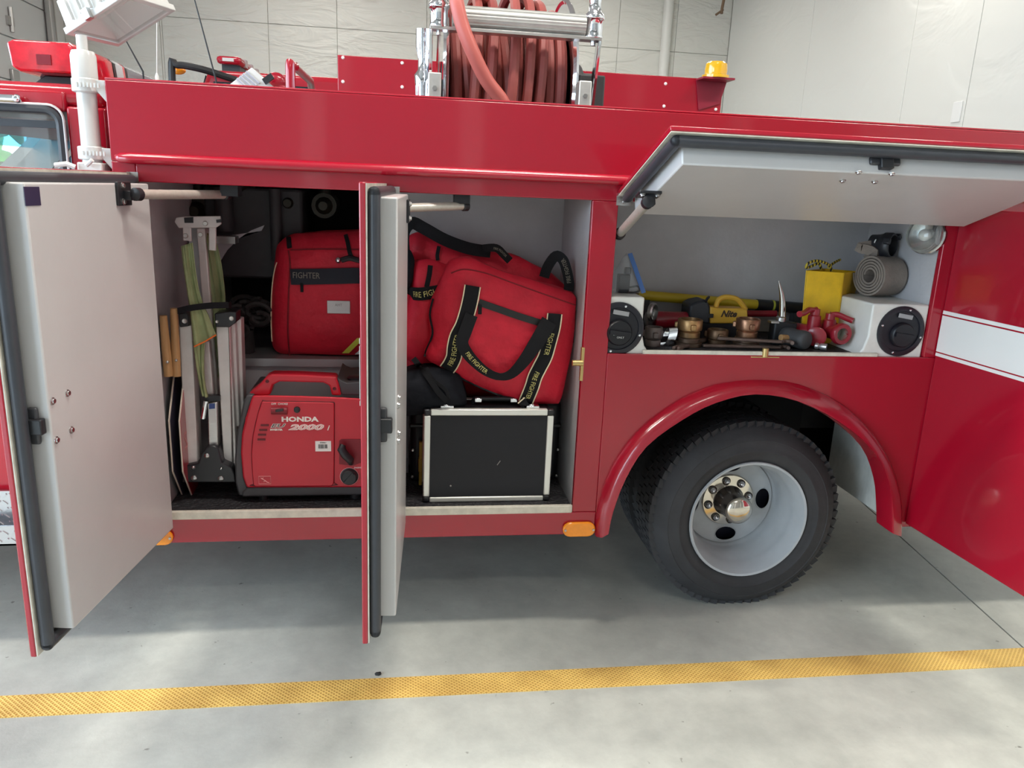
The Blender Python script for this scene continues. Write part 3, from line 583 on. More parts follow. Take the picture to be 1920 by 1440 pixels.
for hx, hz, a in holes:
    pts = []
    for k in range(24):
        t = 2*math.pi*k/24; rad = 0.0275*math.cos(t); tan = 0.0435*math.sin(t)
        x, z = hx+rad*math.cos(a)-tan*math.sin(a), hz+rad*math.sin(a)+tan*math.cos(a); rr_ = math.hypot(x, z)
        pts.append(c1+V((x, 0.186+0.010*math.cos(min(max((rr_-0.05)/0.125, 0), 1)*math.pi), z)))
    build(MB().tube(pts, 0.0022, 6, closed=True), 'hand_hole_rim', RIMG, T1)
build(MB().lathe(c1+V((0, 0.235, 0)), (0, 1, 0), [(0.001, 0), (0.19, 0.0)], 32), 'drum', mat('drum_dark', (0.012, 0.014, 0.03), 0.6), T1)
HUBC = mat('hub_chrome', (0.72, 0.66, 0.57), 0.10, 1.0)
hb = build(MB().lathe(c1+V((0, 0.200, 0)), (0, -1, 0), [(0.104, 0.0), (0.104, 0.014), (0.100, 0.020), (0.062, 0.024), (0.060, 0.026)], 48, True), 'hub_cover', HUBC, T1, smooth=30)
build(MB().lathe(c1+V((0, 0.178, 0)), (0, -1, 0), [(0.062, 0.0), (0.058, 0.006), (0.054, 0.04), (0.050, 0.095)], 40), 'hub_barrel', mat('hub_grey', (0.16, 0.14, 0.13), 0.18, 0.9), T1)
build(MB().lathe(c1+V((0, 0.082, 0)), (0, -1, 0), [(0.051, 0.0), (0.053, 0.003), (0.051, 0.008), (0.040, 0.016), (0.020, 0.021), (0.003, 0.0225)], 40, False, True), 'hub_cap', HUBC, T1, smooth=60)
for k in range(8):
    a = R(k*45+12); q = c1+V((0.081*math.cos(a), 0.175, 0.081*math.sin(a)))
    build(MB().lathe(q+V((0, 0.004, 0)), (0, -1, 0), [(0.0165, 0.0), (0.0165, 0.005), (0.014, 0.0058)], 16, False, True), 'lug_recess', mat('lug_dark', (0.05, 0.045, 0.04), 0.25, 0.8), T1)
    build(MB().lathe(q, (0, -1, 0), [(0.012, 0.0), (0.0115, 0.006), (0.009, 0.012), (0.005, 0.016), (0.001, 0.017)], 14, False, True), 'lug_nut', CHR, T1, smooth=60)
# front wheel (behind the open front door)
fw = MB().lathe((-2.75, 0.16, 0.356), (0, 1, 0), [(0.214, 0.012), (0.245, -0.008), (0.305, -0.006), (0.347, 0.030), (0.347, 0.19), (0.305, 0.215), (0.222, 0.21)], 48)
for p in fw.v: p.z = max(p.z, 0.001)
FW = build(fw, 'tyre', TIRE, TR); build(MB().lathe((-2.75, 0.18, 0.356), (0, 1, 0), [(0.22, -0.02), (0.2, 0.01), (0.17, 0.0), (0.06, -0.02), (0.001, -0.02)], 40), 'rim', RIMG, FW)
# ------------------------------------------------------------------ cab
CY0, CY1, CXR, CXF = 0.08, 2.02, -0.836, -2.30
ZR = 1.71
def cabside(y0, y1):
    m = MB()
    # rear pillar, header, lower door, front part below the sill; window left open
    m.box(-0.945, CXR, y0, y1, 0.50, 1.66); m.box(-2.05, -0.945, y0, y1, 0.50, 1.17); m.box(CXF-1.5, -2.05, y0, y1, 0.62, 1.13)
    m.prism([(-1.78, y0, 1.645), (-0.945, y0, 1.645), (-0.945, y0, 1.70), (-1.72, y0, 1.70)], (0, y1-y0, 0))
    m.prism([(-2.30, y0, 1.13), (-2.20, y0, 1.13), (-1.72, y0, 1.65), (-1.80, y0, 1.68)], (0, y1-y0, 0))
    build(m, 'cab_side', RED2, TR, bevel=0.008)
cabside(CY0, CY0+0.05); cabside(CY1-0.05, CY1)
build(MB().box(-1.75, CXR, CY0+0.012, CY1-0.012, 1.655, ZR+0.012), 'cab_roof', RED2, TR, bevel=0.03, seg=4)
build(MB().box(CXR-0.03, CXR, CY0+0.03, CY1-0.03, 0.5, 1.15).box(CXR-0.03, CXR, CY0+0.03, 0.35, 1.15, 1.68).box(CXR-0.03, CXR, 1.75, CY1-0.03, 1.15, 1.68).box(CXR-0.03, CXR, 0.35, 1.75, 1.52, 1.68), 'cab_back', RED2, TR)
build(MB().box(CXF-1.5, CXF, CY0+0.03, CY1-0.03, 1.05, 1.15).box(CXF-1.5, CXF-1.44, CY0+0.03, CY1-0.03, 0.55, 1.15), 'hood', RED2, TR, bevel=0.02)
build(MB().box(CXF-1.58, CXF-1.46, CY0+0.02, CY1-0.02, 0.45, 0.62), 'front_bumper', CHR, TR, bevel=0.02)
TRIM = mat('headliner_grey', (0.30, 0.30, 0.28), 0.8)
m = MB().box(-1.75, CXR-0.03, CY0+0.05, CY1-0.05, 1.625, 1.66)
m.prism([(-1.84, CY1-0.075, 1.64), (-1.62, CY1-0.075, 1.64), (-2.04, CY1-0.075, 1.17), (-2.34, CY1-0.075, 1.17)], (0, 0.018, 0)); m.box(-2.2, CXR-0.03, CY0+0.06, CY1-0.06, 0.55, 0.60)
build(m, 'headliner', TRIM, TR)
build(MB().prism([(-1.60, CY1-0.075, 1.62), (-1.55, CY1-0.075, 1.62), (-1.95, CY1-0.075, 1.17), (-2.02, CY1-0.075, 1.17)], (0, 0.01, 0)), 'pillar_trim', BLK, TR)
build(MB().box(-1.45, -0.95, 0.25, 0.85, 0.75, 0.9).box(-1.05, -0.92, 0.25, 0.85, 0.85, 1.32).box(-1.45, -0.95, 1.2, 1.85, 0.75, 0.9).box(-1.05, -0.92, 1.2, 1.85, 0.85, 1.32), 'cab_seat', mat('seat_grey', (0.10, 0.10, 0.11), 0.8), TR, bevel=0.04)
build(MB().box(-2.28, -1.98, CY0+0.06, CY1-0.06, 0.95, 1.14), 'dashboard', BLK, TR, bevel=0.03)
# windscreen with a blue tint band, near-side window
build(MB().prism([(-2.25, CY0+0.06, 1.14), (-2.25, CY1-0.06, 1.14), (-1.84, CY1-0.06, 1.58), (-1.84, CY0+0.06, 1.58)], (0.005, 0, 0.004)), 'windscreen', glass('clear_glass'), TR, smooth=0)
build(MB().prism([(-1.84, CY0+0.06, 1.58), (-1.84, CY1-0.06, 1.58), (-1.78, CY1-0.06, 1.645), (-1.78, CY0+0.06, 1.645)], (0.005, 0, 0.004)), 'windscreen_tint_band', glass('blue_glass', (0.30, 0.74, 0.88), 0.99), TR, smooth=0)
build(MB().box(-1.78, -0.96, CY0+0.022, CY0+0.026, 1.17, 1.64), 'side_window', glass('clear_glass'), TR, smooth=0)
# rubber frame round the near window
def rrect(x0, x1, z0, z1, r, y):
    p = []
    for cx, cz, a in ((x1-r, z1-r, 0), (x0+r, z1-r, 90), (x0+r, z0+r, 180), (x1-r, z0+r, 270)): p += arc((cx, y, cz), r, a, a+90, 6, (1, 0, 0), (0, 0, 1))
    return p
wt = PY(60, 203, CY0-0.006).z; wrx = PY(116, 260, CY0-0.006).x
outer = rrect(-1.80, wrx, 1.15, wt, 0.04, CY0-0.006)
build(MB().tube(outer, 0.012, 8, closed=True), 'window_rubber', SEAL, TR)
build(MB().tube([V((p.x*1.0+(0.012 if p.x > -1.3 else -0.012), CY0-0.012, p.z+(0.012 if p.z > 1.4 else -0.012))) for p in outer], 0.0035, 6, closed=True), 'window_trim', mat('trim_pale', (0.75, 0.68, 0.68), 0.3, 0.6), TR)
build(MB().box(-1.80, wrx, CY0+0.012, CY0+0.03, wt-0.05, wt-0.03), 'window_top_rail', SEAL, TR)
# chrome grab handle above the window
a, b = PY(-30, 182, CY0-0.02), PY(32, 185, CY0-0.02)
build(MB().tube([a+V((-0.1, 0.0, 0)), a, b], 0.010, 10).sphere(b, 0.012, 10, 6, (1, 1.2, 1)), 'grab_handle', CHR, TR)
# white door stripe, body lines, running board
for z0, z1, mt in ((0.83, 0.905, STR), (0.915, 0.922, STR), (0.775, 0.785, mat('deep_red', (0.30, 0.004, 0.012), 0.3))):
    build(MB().box(CXF, CXR, CY0-0.003, CY0, z0, z1), 'door_stripe', mt, TR, smooth=0)
PLATE, nt, bs = node_mat('diamond_plate'); bs.inputs['Base Color'].default_value = (0.62, 0.62, 0.64, 1); bs.inputs['Metallic'].default_value = 1; bs.inputs['Roughness'].default_value = 0.28
RB = build(MB().box(-2.4, -0.86, -0.01, 0.14, 0.36, 0.366).box(-2.4, -0.86, -0.01, -0.004, 0.36, 0.425).box(-2.4, -0.86, CY0-0.03, CY0-0.02, 0.37, 0.515), 'running_board', PLATE, TR)
tr = MB(); k = 0
for iz in range(6):
    for ix in range(34):
        x = -1.5+ix*0.02; z = 0.385+iz*0.023; sg = 1 if (ix+iz) % 2 else -1
        tr.obox((x, CY0-0.031, z), V((0.007, 0, 0.006*sg)), (0, 0.0022, 0), V((-0.0016*sg, 0, 0.002)))
for iz in range(2):
    for ix in range(34):
        x = -1.5+ix*0.02; z = 0.378+iz*0.024; sg = 1 if (ix+iz) % 2 else -1
        tr.obox((x, -0.011, z), V((0.007, 0, 0.006*sg)), (0, 0.0022, 0), V((-0.0016*sg, 0, 0.002)))
build(tr, 'plate_tread', PLATE, RB, smooth=0)['kind'] = 'stuff'
# ------------------------------------------------------------------ roof light bar
LBR = mat('red_lens', (0.66, 0.012, 0.03), 0.10, coat=0.6, var=0.35, vscale=22)
a, b = PY(8, 76, 0.28), PY(137, 134, 0.28); lx0, lx1, lz0, lz1 = a.x, b.x+0.012, PY(70, 135, 0.28).z, PY(70, 75, 0.28).z
def rbox(y0, y1, tip):
    m = MB(); sec = [(lx0+0.008, lz0+0.012), (lx0+0.03, lz0), (lx1-0.01, lz0), (lx1, lz0+0.02), (lx1-0.006, lz1-0.012), (lx1-0.02, lz1), (lx0+0.02, lz1), (lx0, lz1-0.01)]
    ys_ = [(y0, 0.93 if tip else 1), (y0+0.015, 1), (y1, 1)]; cx, cz = (lx0+lx1)/2, (lz0+lz1)/2
    for y, s_ in ys_: m.v += [V((cx+(x-cx)*s_, y, cz+(z-cz)*s_)) for x, z in sec]
    for j in range(2):
        for i in range(8): m.f.append((j*8+i, j*8+(i+1) % 8, (j+1)*8+(i+1) % 8, (j+1)*8+i))
    m.f += [tuple(range(8)), tuple(range(16, 24))]; return m
LB = build(rbox(0.28, 0.60, True), 'light_bar', LBR, TR, smooth=40, bevel=0.004)
build(MB().box(lx0+0.02, lx1-0.02, 0.33, 0.58, lz0+0.012, lz0+0.05), 'lens_reflector', mat('reflector_dark', (0.25, 0.01, 0.015), 0.3, 0.6), LB)
build(MB().box(lx0+0.085, lx0+0.125, 0.276, 0.281, lz0+0.022, lz0+0.05), 'lens_lamp', mat('lamp_dark', (0.20, 0.005, 0.015), 0.3), LB)
ZL = mat('clear_lens', (0.55, 0.56, 0.60), 0.15, coat=0.5)
for y0, y1, mt in ((0.605, 0.63, BLK), (0.63, 0.70, ZL), (0.70, 0.72, LBR), (0.72, 0.745, BLK), (0.745, 1.35, mat('smoke_lens', (0.16, 0.17, 0.20), 0.2, coat=0.4)), (1.36, 1.76, LBR)):
    build(rbox(y0, y1, False), 'light_bar_section', mt, LB, smooth=40)
for yy in (0.36, 1.60):
    build(MB().prism([(lx0+0.01, yy, ZR+0.012), (lx1+0.02, yy, ZR+0.012), (lx1-0.02, yy, lz0), (lx0+0.07, yy, lz0)], (0, 0.03, 0)).box(lx0+0.02, lx1, yy-0.02, yy+0.06, ZR+0.010, ZR+0.024), 'light_bar_foot', BLK, LB, bevel=0.003)
build(MB().box(lx0+0.04, lx1-0.01, 0.40, 1.62, lz0-0.02, lz0+0.002), 'light_bar_rail', BLK, LB)
# ------------------------------------------------------------------ mast with floodlight at the front corner of the body
MX, MY = PY(167, 230, 0.03).x, 0.03
MW = mat('white_enamel', (0.66, 0.66, 0.645), 0.22, coat=0.3)
MS = build(MB().cyl((MX, MY, 1.20), (MX, MY, 1.80), 0.0255, n=24), 'lamp_mast', MW, TR)
zc = PY(165, 150, MY).z; build(MB().lathe((MX, MY, zc-0.035), (0, 0, 1), [(0.026, 0), (0.034, 0.003), (0.034, 0.035), (0.032, 0.038), (0.0325, 0.042), (0.0325, 0.095), (0.028, 0.108), (0.012, 0.112)], 28), 'mast_collar', MW, MS)
for z in (zc-0.016, PY(172, 288, MY).z):
    build(MB().lathe((MX, MY, z-0.018), (0, 0, 1), [(0.027, 0), (0.035, 0.002), (0.035, 0.036), (0.027, 0.038)], 28).prism([(MX+0.02, MY-0.015, z+0.016), (XA, MY-0.015, z+0.016), (XA, MY-0.015, z-0.045), (MX+0.03, MY-0.015, z-0.010)], (0, 0.03, 0)), 'mast_clamp', MW, MS, bevel=0.002)
    for i in range(7): build(MB().box(MX-0.012+i*0.009, MX-0.008+i*0.009, MY-0.0365, MY-0.030, z-0.006, z+0.006), 'clamp_tooth', MW, MS)
build(MB().box(MX-0.03, MX+0.036, MY-0.034, MY+0.03, 1.42, PY(175, 305, MY).z), 'mast_foot', MW, MS, bevel=0.004)
build(MB().tube([(MX-0.08, MY-0.05, 1.497), (MX-0.05, MY-0.05, 1.502), (MX-0.03, MY-0.045, 1.494)], 0.007, 8).tube([(MX+0.0, MY-0.045, 1.50), (MX+0.018, MY-0.05, 1.515)], 0.006, 8), 'mast_lever', MW, MS)
A_, B_, Dd = CAMP+ray(123, 65)*2.13, CAMP+ray(222, 88)*2.31, CAMP+ray(237, -10)*2.05
uu, vv = B_-A_, Dd-A_; C_ = A_+uu+vv; nn = uu.cross(vv).normalized(); nn = nn if nn.dot(CAMP-A_) > 0 else -nn
un, vn = uu.normalized(), vv.normalized(); cen = (A_+C_)/2
FLD = build(MB().lathe((MX, MY, 1.79), (0, 0, 1), [(0.014, 0), (0.014, 0.05)], 14, True, True), 'floodlight_stem', MW, TR)
def quad(s, off): return [cen+(p-cen)*s-nn*off for p in (A_, B_, C_, Dd)]
fr = MB(); o1, i1, o2 = quad(1.0, 0), quad(0.86, 0.0), quad(1.0, 0.018); i2 = quad(0.86, 0.018); fr.v = o1+i1+i2+o2
for i in range(4):
    j = (i+1) % 4; fr.f += [(i, j, 4+j, 4+i), (4+i, 4+j, 8+j, 8+i), (12+i, 12+j, j, i), (8+i, 8+j, 12+j, 12+i)]
build(fr, 'floodlight_frame', MW, FLD, smooth=0, bevel=0.002)
hs = MB(); q1, q2, q3 = quad(0.94, 0.018), quad(0.92, 0.09), quad(0.55, 0.145); hs.v = q1+q2+q3
for r_ in range(2):
    for i in range(4): j = (i+1) % 4; hs.f.append((r_*4+i, r_*4+j, r_*4+4+j, r_*4+4+i))
hs.f.append((8, 9, 10, 11)); build(hs, 'floodlight_housing', MW, FLD, smooth=0, bevel=0.003)
rf = MB(); q1, q2 = quad(0.86, 0.012), quad(0.45, 0.085); rf.v = q1+q2
for i in range(4): j = (i+1) % 4; rf.f.append((i, j, 4+j, 4+i))
rf.f.append((4, 5, 6, 7)); build(rf, 'floodlight_reflector', mat('reflector', (0.88, 0.90, 0.89), 0.6, 0.0), FLD, smooth=0)
build(MB().cyl(cen-nn*0.045-vn*0.07, cen-nn*0.045+vn*0.07, 0.006, n=10), 'lamp_tube', WHITE, FLD)
gl = MB(); gl.v = quad(0.87, 0.004); gl.f = [(0, 1, 2, 3)]; build(gl, 'floodlight_glass', glass('lamp_glass', (0.92, 0.96, 0.95), 0.93), FLD, smooth=0)
for i in range(5):
    e = A_+vv*(0.2+0.15*i)-nn*0.055-un*0.004; build(MB().obox(e, vn*0.002, un*0.006, nn*0.035), 'cooling_fin', MW, FLD)
build(MB().obox(A_+vv*0.42-un*0.006-nn*0.01, vn*0.010, un*0.008, nn*0.014), 'clip', ALU, FLD)
# ------------------------------------------------------------------ far floodlight, aerials, grab rail on the roof deck
q = PY(470, 148, 1.95); m = MB()
c8 = [PY(428, 160, 1.95), PY(472, 126, 1.95), PY(512, 162, 1.95), PY(500, 175, 1.95), PY(440, 178, 1.95)]
FF = build(MB().prism(c8, (0, 0.16, 0)), 'far_floodlight', MW, TR, bevel=0.004)
for i in range(4):
    a = c8[0]*(0.62-0.13*i)+c8[1]*(0.38+0.13*i); b = a+(c8[2]-c8[1])*0.62
    build(MB().tube([a+V((0, -0.004, 0)), b+V((0, -0.004, -0.0))], 0.006, 6), 'cooling_fin', mat('fin_shade', (0.42, 0.44, 0.50), 0.4), FF)
build(MB().cyl((q.x+0.02, 2.03, 1.5), (q.x+0.02, 2.03, q.z), 0.025, n=12), 'far_mast', MW, FF)
def aerial(px0, py0, px1, py1, y, r, mt, ext):
    a, b = PY(px0, py0, y), PY(px1, py1, y); d = (b-a)
    base = a-d.normalized()*0.0
    build(MB().tube([V((a.x, y, 1.505)), a, a+d*ext], [r*2.2, r, r*0.6], 8), 'aerial', mt, TR)
aerial(405, 150, 365, 0, 0.55, 0.0028, BLK, 1.7)
aerial(268, 134, 240, 83, 0.35, 0.003, BLK, 1.3)
aerial(294, 143, 294, 50, 0.40, 0.0016, WHITE, 1.3)
qa = PY(294, 140, 0.40); build(MB().lathe((qa.x, 0.40, qa.z-0.03), (0, 0, 1), [(0.006, 0), (0.006, 0.025), (0.002, 0.035)], 10, True), 'aerial_base', WHITE, TR)
ga = PY(545, 160, 0.95); gt = PY(547, 121, 0.95)
build(MB().tube(smooth_path([(ga.x, 0.95, 1.505), (ga.x, 0.95, gt.z-0.03), (ga.x+0.004, 0.965, gt.z-0.006), (ga.x+0.01, 1.0, gt.z)], 5), 0.019, 12), 'grab_rail', RED, TR)
build(MB().tube([(ga.x+0.01, 1.0, gt.z), (ga.x+0.02, 1.45, gt.z), (ga.x+0.02, 1.5, gt.z-0.03), (ga.x+0.02, 1.5, 1.505)], 0.016, 12), 'grab_rail_bar', ALU, TR)
q = PY(517, 152, 2.02); build(MB().sphere(q, 0.055, 14, 8, (1, 0.5, 0.8)).box(q.x-0.05, q.x+0.05, 2.0, 2.06, 1.5, q.z-0.02), 'deck_siren', RED, TR, bevel=0.005)
build(MB().obox(PY(503, 148, 1.93), (0.022, 0, 0.016), (0, 0.012, 0), (-0.008, 0, 0.012)), 'siren_clamp', BLK, TR)
# ------------------------------------------------------------------ hose reel
HR = empty('hr', (0, 0, 0), '', ''); bpy.data.objects.remove(HR)
ry0, rcy, rcz = 0.45, 0.80, 1.845
xl, xr = PY(836, 110, 0.5).x, PY(1078, 110, 0.5).x
zf = PY(960, 58, 0.42).z
RL = build(MB().cyl((xl-0.05, rcy, rcz), (xr+0.07, rcy, rcz), 0.035, n=18).cyl((xl, rcy, rcz), (xr, rcy, rcz), 0.12, n=28), 'hose_reel', DARK, TR)
for x in (xl, xr):
    build(MB().lathe((x, rcy, rcz), (1, 0, 0), [(0.10, -0.003), (0.325, -0.003), (0.335, -0.010), (0.345, 0.0), (0.335, 0.010), (0.325, 0.003), (0.10, 0.003)], 64), 'reel_disc', CHR, RL)
fx0, fx1 = PY(806, 50, 0.42).x, PY(1126, 72, 0.42).x
zb = 1.50; zt = PY(960, 62, 0.42).z
m = MB().box(fx0, fx1, 0.395, 0.445, zt-0.008, zt+0.002); build(m, 'reel_frame_bar', ALU, RL, bevel=0.001)
for x in (fx0+0.004, fx1-0.004):
    build(MB().prism([(x-0.004, 0.40, zt), (x-0.004, 0.445, zt), (x-0.004, 0.62, zb), (x-0.004, 0.52, zb)], (0.008, 0, 0)).tube([(x, 0.405, zt), (x, 0.47, zt-0.22), (x, 0.5, zb)], 0.006, 8), 'reel_frame_leg', CHR, RL)
rx0, rx1 = PY(848, 45, 0.42).x, PY(1096, 55, 0.42).x; rz = zt+0.038
build(MB().lathe((rx0, 0.42, rz), (1, 0, 0), [(0.034, 0.0), (0.034, rx1-rx0)], 12, True, True), 'horizontal_roller', ALUW, RL, smooth=20)
for i in range(12):
    a = R(i*30+15); build(MB().box(rx0, rx1, 0.42+0.0335*math.cos(a)-0.002, 0.42+0.0335*math.cos(a)+0.002, rz+0.0335*math.sin(a)-0.002, rz+0.0335*math.sin(a)+0.002), 'roller_rib', ALUW, RL)
for x, s_ in ((PY(823, 30, 0.42).x, 1.0), (PY(1114, 45, 0.42).x, 1.0)):
    pr = [(0.030, 0.0), (0.032, 0.005), (0.030, 0.01), (0.030, 0.055), (0.033, 0.058), (0.036, 0.066), (0.033, 0.074), (0.022, 0.085), (0.020, 0.11), (0.022, 0.13), (0.030, 0.145), (0.033, 0.16), (0.022, 0.175)]
    build(MB().lathe((x, 0.42, zt), (0, 0, 1), pr, 24, True, True), 'vertical_roller', CHR, RL, smooth=50)
    build(MB().cyl((x, 0.42, zt-0.022), (x, 0.42, zt), 0.009, n=6), 'roller_nut', STEEL, RL)
# far frame rollers behind the near post
for x, yy in ((PY(812, 60, 0.62).x-0.03, 0.75),):
    build(MB().lathe((x, yy, zt-0.20), (0, 0, 1), [(0.028, 0), (0.03, 0.05), (0.034, 0.09), (0.02, 0.11), (0.02, 0.15), (0.03, 0.19), (0.03, 0.25)], 20, True, True), 'vertical_roller', CHR, RL, smooth=50)
for px, py in ((815, 165), (1097, 180)):
    q = PY(px, py, 0.40); B3 = build(MB().box(q.x-0.022, q.x+0.022, 0.40, 0.46, zb, q.z+0.05), 'reel_bracket', ALUW, RL, bevel=0.004)
    build(MB().cyl((q.x, 0.401, q.z), (q.x, 0.392, q.z), 0.008, n=6), 'bracket_bolt', STEEL, RL)
q = PY(1100, 155, 0.75); build(MB().lathe((xr+0.02, rcy, rcz+0.02), (1, 0, 0), [(0.09, 0), (0.10, 0.02), (0.10, 0.06), (0.07, 0.075), (0.07, 0.12)], 24, True, True).box(xr+0.06, xr+0.16, rcy-0.12, rcy, rcz-0.2, rcz+0.07), 'rewind_motor', DARK, RL, bevel=0.006)
# booster hose on the reel (a thing of its own)
HOSE = mat('red_hose_rubber', (0.33, 0.075, 0.065), 0.5, var=0.25, vscale=4, bump=0.0008, bscale=50)
HS = empty('booster_hose', ((xl+xr)/2, rcy, 1.6), 'faded red rubber booster hose wound on the chrome reel', 'hose')
rg = random.Random(3); nco = 15; wx = (xr-xl-0.05)
def coil(x0, x1, r0, tilt, name):
    m = MB(); pts = []
    for k in range(40):
        t = 2*math.pi*k/40; f_ = 0.5-0.5*math.cos(t*0.5) if k < 40 else 1
        pts.append(V((x0+(x1-x0)*(k/40)+tilt*math.sin(t), rcy+r0*math.cos(t), rcz+r0*math.sin(t))))
    m.tube(pts+[V((x1, rcy+r0, rcz))], 0.0185, 8); build(m, name, HOSE, HS)
for layer, (r0, cnt) in enumerate(((0.205, 12), (0.238, 12), (0.278, 11))):
    for i in range(cnt):
        x = xl+0.026+wx*(i+0.5*(layer % 2))/cnt; t = rg.uniform(-0.012, 0.012) if layer < 2 else rg.uniform(-0.028, 0.028)
        coil(x, x+wx/cnt*rg.uniform(0.6, 1.0), r0+rg.uniform(-0.006, 0.006), t, 'coil')
for px, top in ((955, 0.345), (985, 0.33), (915, 0.315), (885, 0.318), (1010, 0.315)):
    x = PY(px, 60, 0.5).x; coil(x-0.02, x+0.05, top, 0.03, 'coil')
build(MB().tube(smooth_path([PY(905, 205, 0.36)*0.4+PY(1010, 300, 0.40)*0.6, PY(945, 196, 0.365), PY(912, 150, 0.345), PY(885, 95, 0.33), PY(866, 45, 0.335), PY(856, 0, 0.35), PY(853, -40, 0.40), PY(858, -80, 0.5), (xl+0.14, 0.68, 2.15), (xl+0.16, 0.85, 2.12)], 8), 0.0235, 14), 'loose_end', mat('loose_hose_rubber', (0.50, 0.12, 0.10), 0.45), HS)
# ------------------------------------------------------------------ second truck in the next bay
BT = empty('parked_truck', (-2.2, 5.6, 0), 'second red truck with roof light bar parked behind in the next bay', 'truck')
by = 5.2
zt2 = PY(430, 132, by).z; x0, x1 = PY(340, 140, by).x, PY(520, 140, by).x
b0 = MB().box(x0-0.5, x1+2.4, by, by+1.9, 0.5, 1.35); b0.prism([(x0-0.15, by, 1.35), (x1+1.5, by, 1.35), (x1+1.4, by, zt2), (x0+0.22, by, zt2)], (0, 1.9, 0)); b0.box(x0-1.9, x0-0.4, by+0.02, by+1.88, 0.5, 1.42)
build(b0, 'cab_body', RED2, BT, bevel=0.05, seg=3)
build(MB().prism([(x0+0.02, by-0.006, 1.40), (x1+0.3, by-0.006, 1.40), (x1+0.3, by-0.006, zt2-0.10), (x0+0.27, by-0.006, zt2-0.10)], (0, 0.01, 0)), 'side_glass', mat('dark_glass', (0.02, 0.022, 0.028), 0.08), BT)
build(MB().prism([(x0-0.12, by+0.1, 1.38), (x0+0.20, by+0.1, zt2-0.06), (x0+0.20, by+1.8, zt2-0.06), (x0-0.12, by+1.8, 1.38)], (-0.02, 0, 0.02)), 'windscreen', MATS['dark_glass'], BT)
a, b = PY(404, 103, by+0.3), PY(452, 121, by+0.3); lz = (a.z, b.z)
L2 = build(MB().prism([(a.x, by+0.3, b.z), (b.x, by+0.3, b.z), (b.x+0.0, by+0.3, a.z), (a.x, by+0.3, a.z)], (0, 1.3, 0)), 'light_bar', mat('dark_red_lens', (0.38, 0.012, 0.03), 0.15, coat=0.5), BT, bevel=0.03)
build(MB().box(a.x+0.06, a.x+0.16, by+0.29, by+0.3, b.z+0.02, a.z-0.02), 'clear_lamp', mat('clear_lamp', (0.8, 0.8, 0.78), 0.1, 0.3), L2)
for k in range(3): build(MB().box(b.x-0.02, b.x+0.006, by+0.5+k*0.3, by+0.6+k*0.3, b.z, a.z+0.002), 'lens_divider', mat('divider', (0.42, 0.38, 0.40), 0.4), L2)
build(MB().box(a.x+0.03, b.x-0.03, by+0.4, by+1.5, zt2-0.01, b.z), 'light_bar_foot', BLK, L2)
mx = PY(323, 150, by-0.2); mt_ = PY(330, 122, by-0.2)
build(MB().tube(smooth_path([(mx.x, by-0.2, 1.30), (mx.x, by-0.2, mt_.z-0.06), (mx.x+0.05, by-0.2, mt_.z), (mx.x+0.25, by-0.18, mt_.z-0.02), (x1-0.35, by-0.02, zt2-0.08)], 5), 0.03, 10), 'mirror_arm', BLK, BT)
build(MB().box(mx.x+0.1, mx.x+0.34, by-0.24, by-0.16, 1.30, mt_.z-0.16), 'side_mirror', BLK, BT, bevel=0.02)
q = PY(334, 132, by-0.05); build(MB().sphere(q, 0.05, 12, 8, (1.3, 0.7, 0.7)), 'marker_lamp', AMB, BT)
for (cx, cy) in ((x0-1.0, by+0.05), (x1+1.3, by+0.05), (x0-1.0, by+1.65), (x1+1.3, by+1.65)):
    w_ = MB().lathe((cx, cy, 0.36), (0, 1, 0), [(0.001, 0.0), (0.2, 0), (0.22, -0.02), (0.34, 0), (0.36, 0.04), (0.36, 0.18), (0.2, 0.2)], 28, True); build(w_, 'wheel', TIRE, BT)
# ================================================================== THINGS IN THE TWO TALL COMPARTMENTS
from mathutils.bvhtree import BVHTree
from mathutils import noise as MN
def crinkle(mb, amp, freq, seed=0.0):
    for i, p in enumerate(mb.v): mb.v[i] = p+MN.noise_vector(p*freq+V((seed, seed*2, 0)))*amp+MN.noise_vector(p*freq*3.1+V((seed, 5, 0)))*amp*0.35
    return mb
def bvh(*mbs):
    vs, fs = [], []
    for m in mbs:
        k = len(vs); vs += m.v; fs += [tuple(i+k for i in f) for f in m.f]
    return BVHTree.FromPolygons(vs, fs)
def drape(tree, pxs, lift=0.004, y=0.1, n=5):
    """points where the sight lines meet a surface, lifted off it towards the viewer"""
    pts = [V((a, b, 0)) for a, b in pxs]; out = []
    for p in (smooth_path(pts, n) if n else pts):
        d = ray(p.x, p.y).normalized(); h = tree.ray_cast(CAMP, d)
        out.append((h[0] if h[0] else PY(p.x, p.y, y))-d*lift)
    ys = [p.y for p in out]
    return out
def outline(pxs, y, n=4):
    pts = [PY(a, b, y) for a, b in pxs]; m = len(pts); o = []
    for i in range(m):
        p0, p1, p2, p3 = pts[i-1], pts[i], pts[(i+1) % m], pts[(i+2) % m]
        for k in range(n):
            t = k/n; o.append(0.5*((2*p1)+(p2-p0)*t+(2*p0-5*p1+4*p2-p3)*t*t+(3*p1-p0-3*p2+p3)*t**3))
    return o
def side(pts, hw):
    """half-width vectors across a strip that faces the viewer"""
    w = []
    for i, p in enumerate(pts):
        d = pts[min(i+1, len(pts)-1)]-pts[max(i-1, 0)]; v = d.cross(V((0, 1, 0)))
        v = v.normalized() if v.length > 1e-6 else V((1, 0, 0)); w.append(v*(hw[i] if isinstance(hw, list) else hw))
    return w
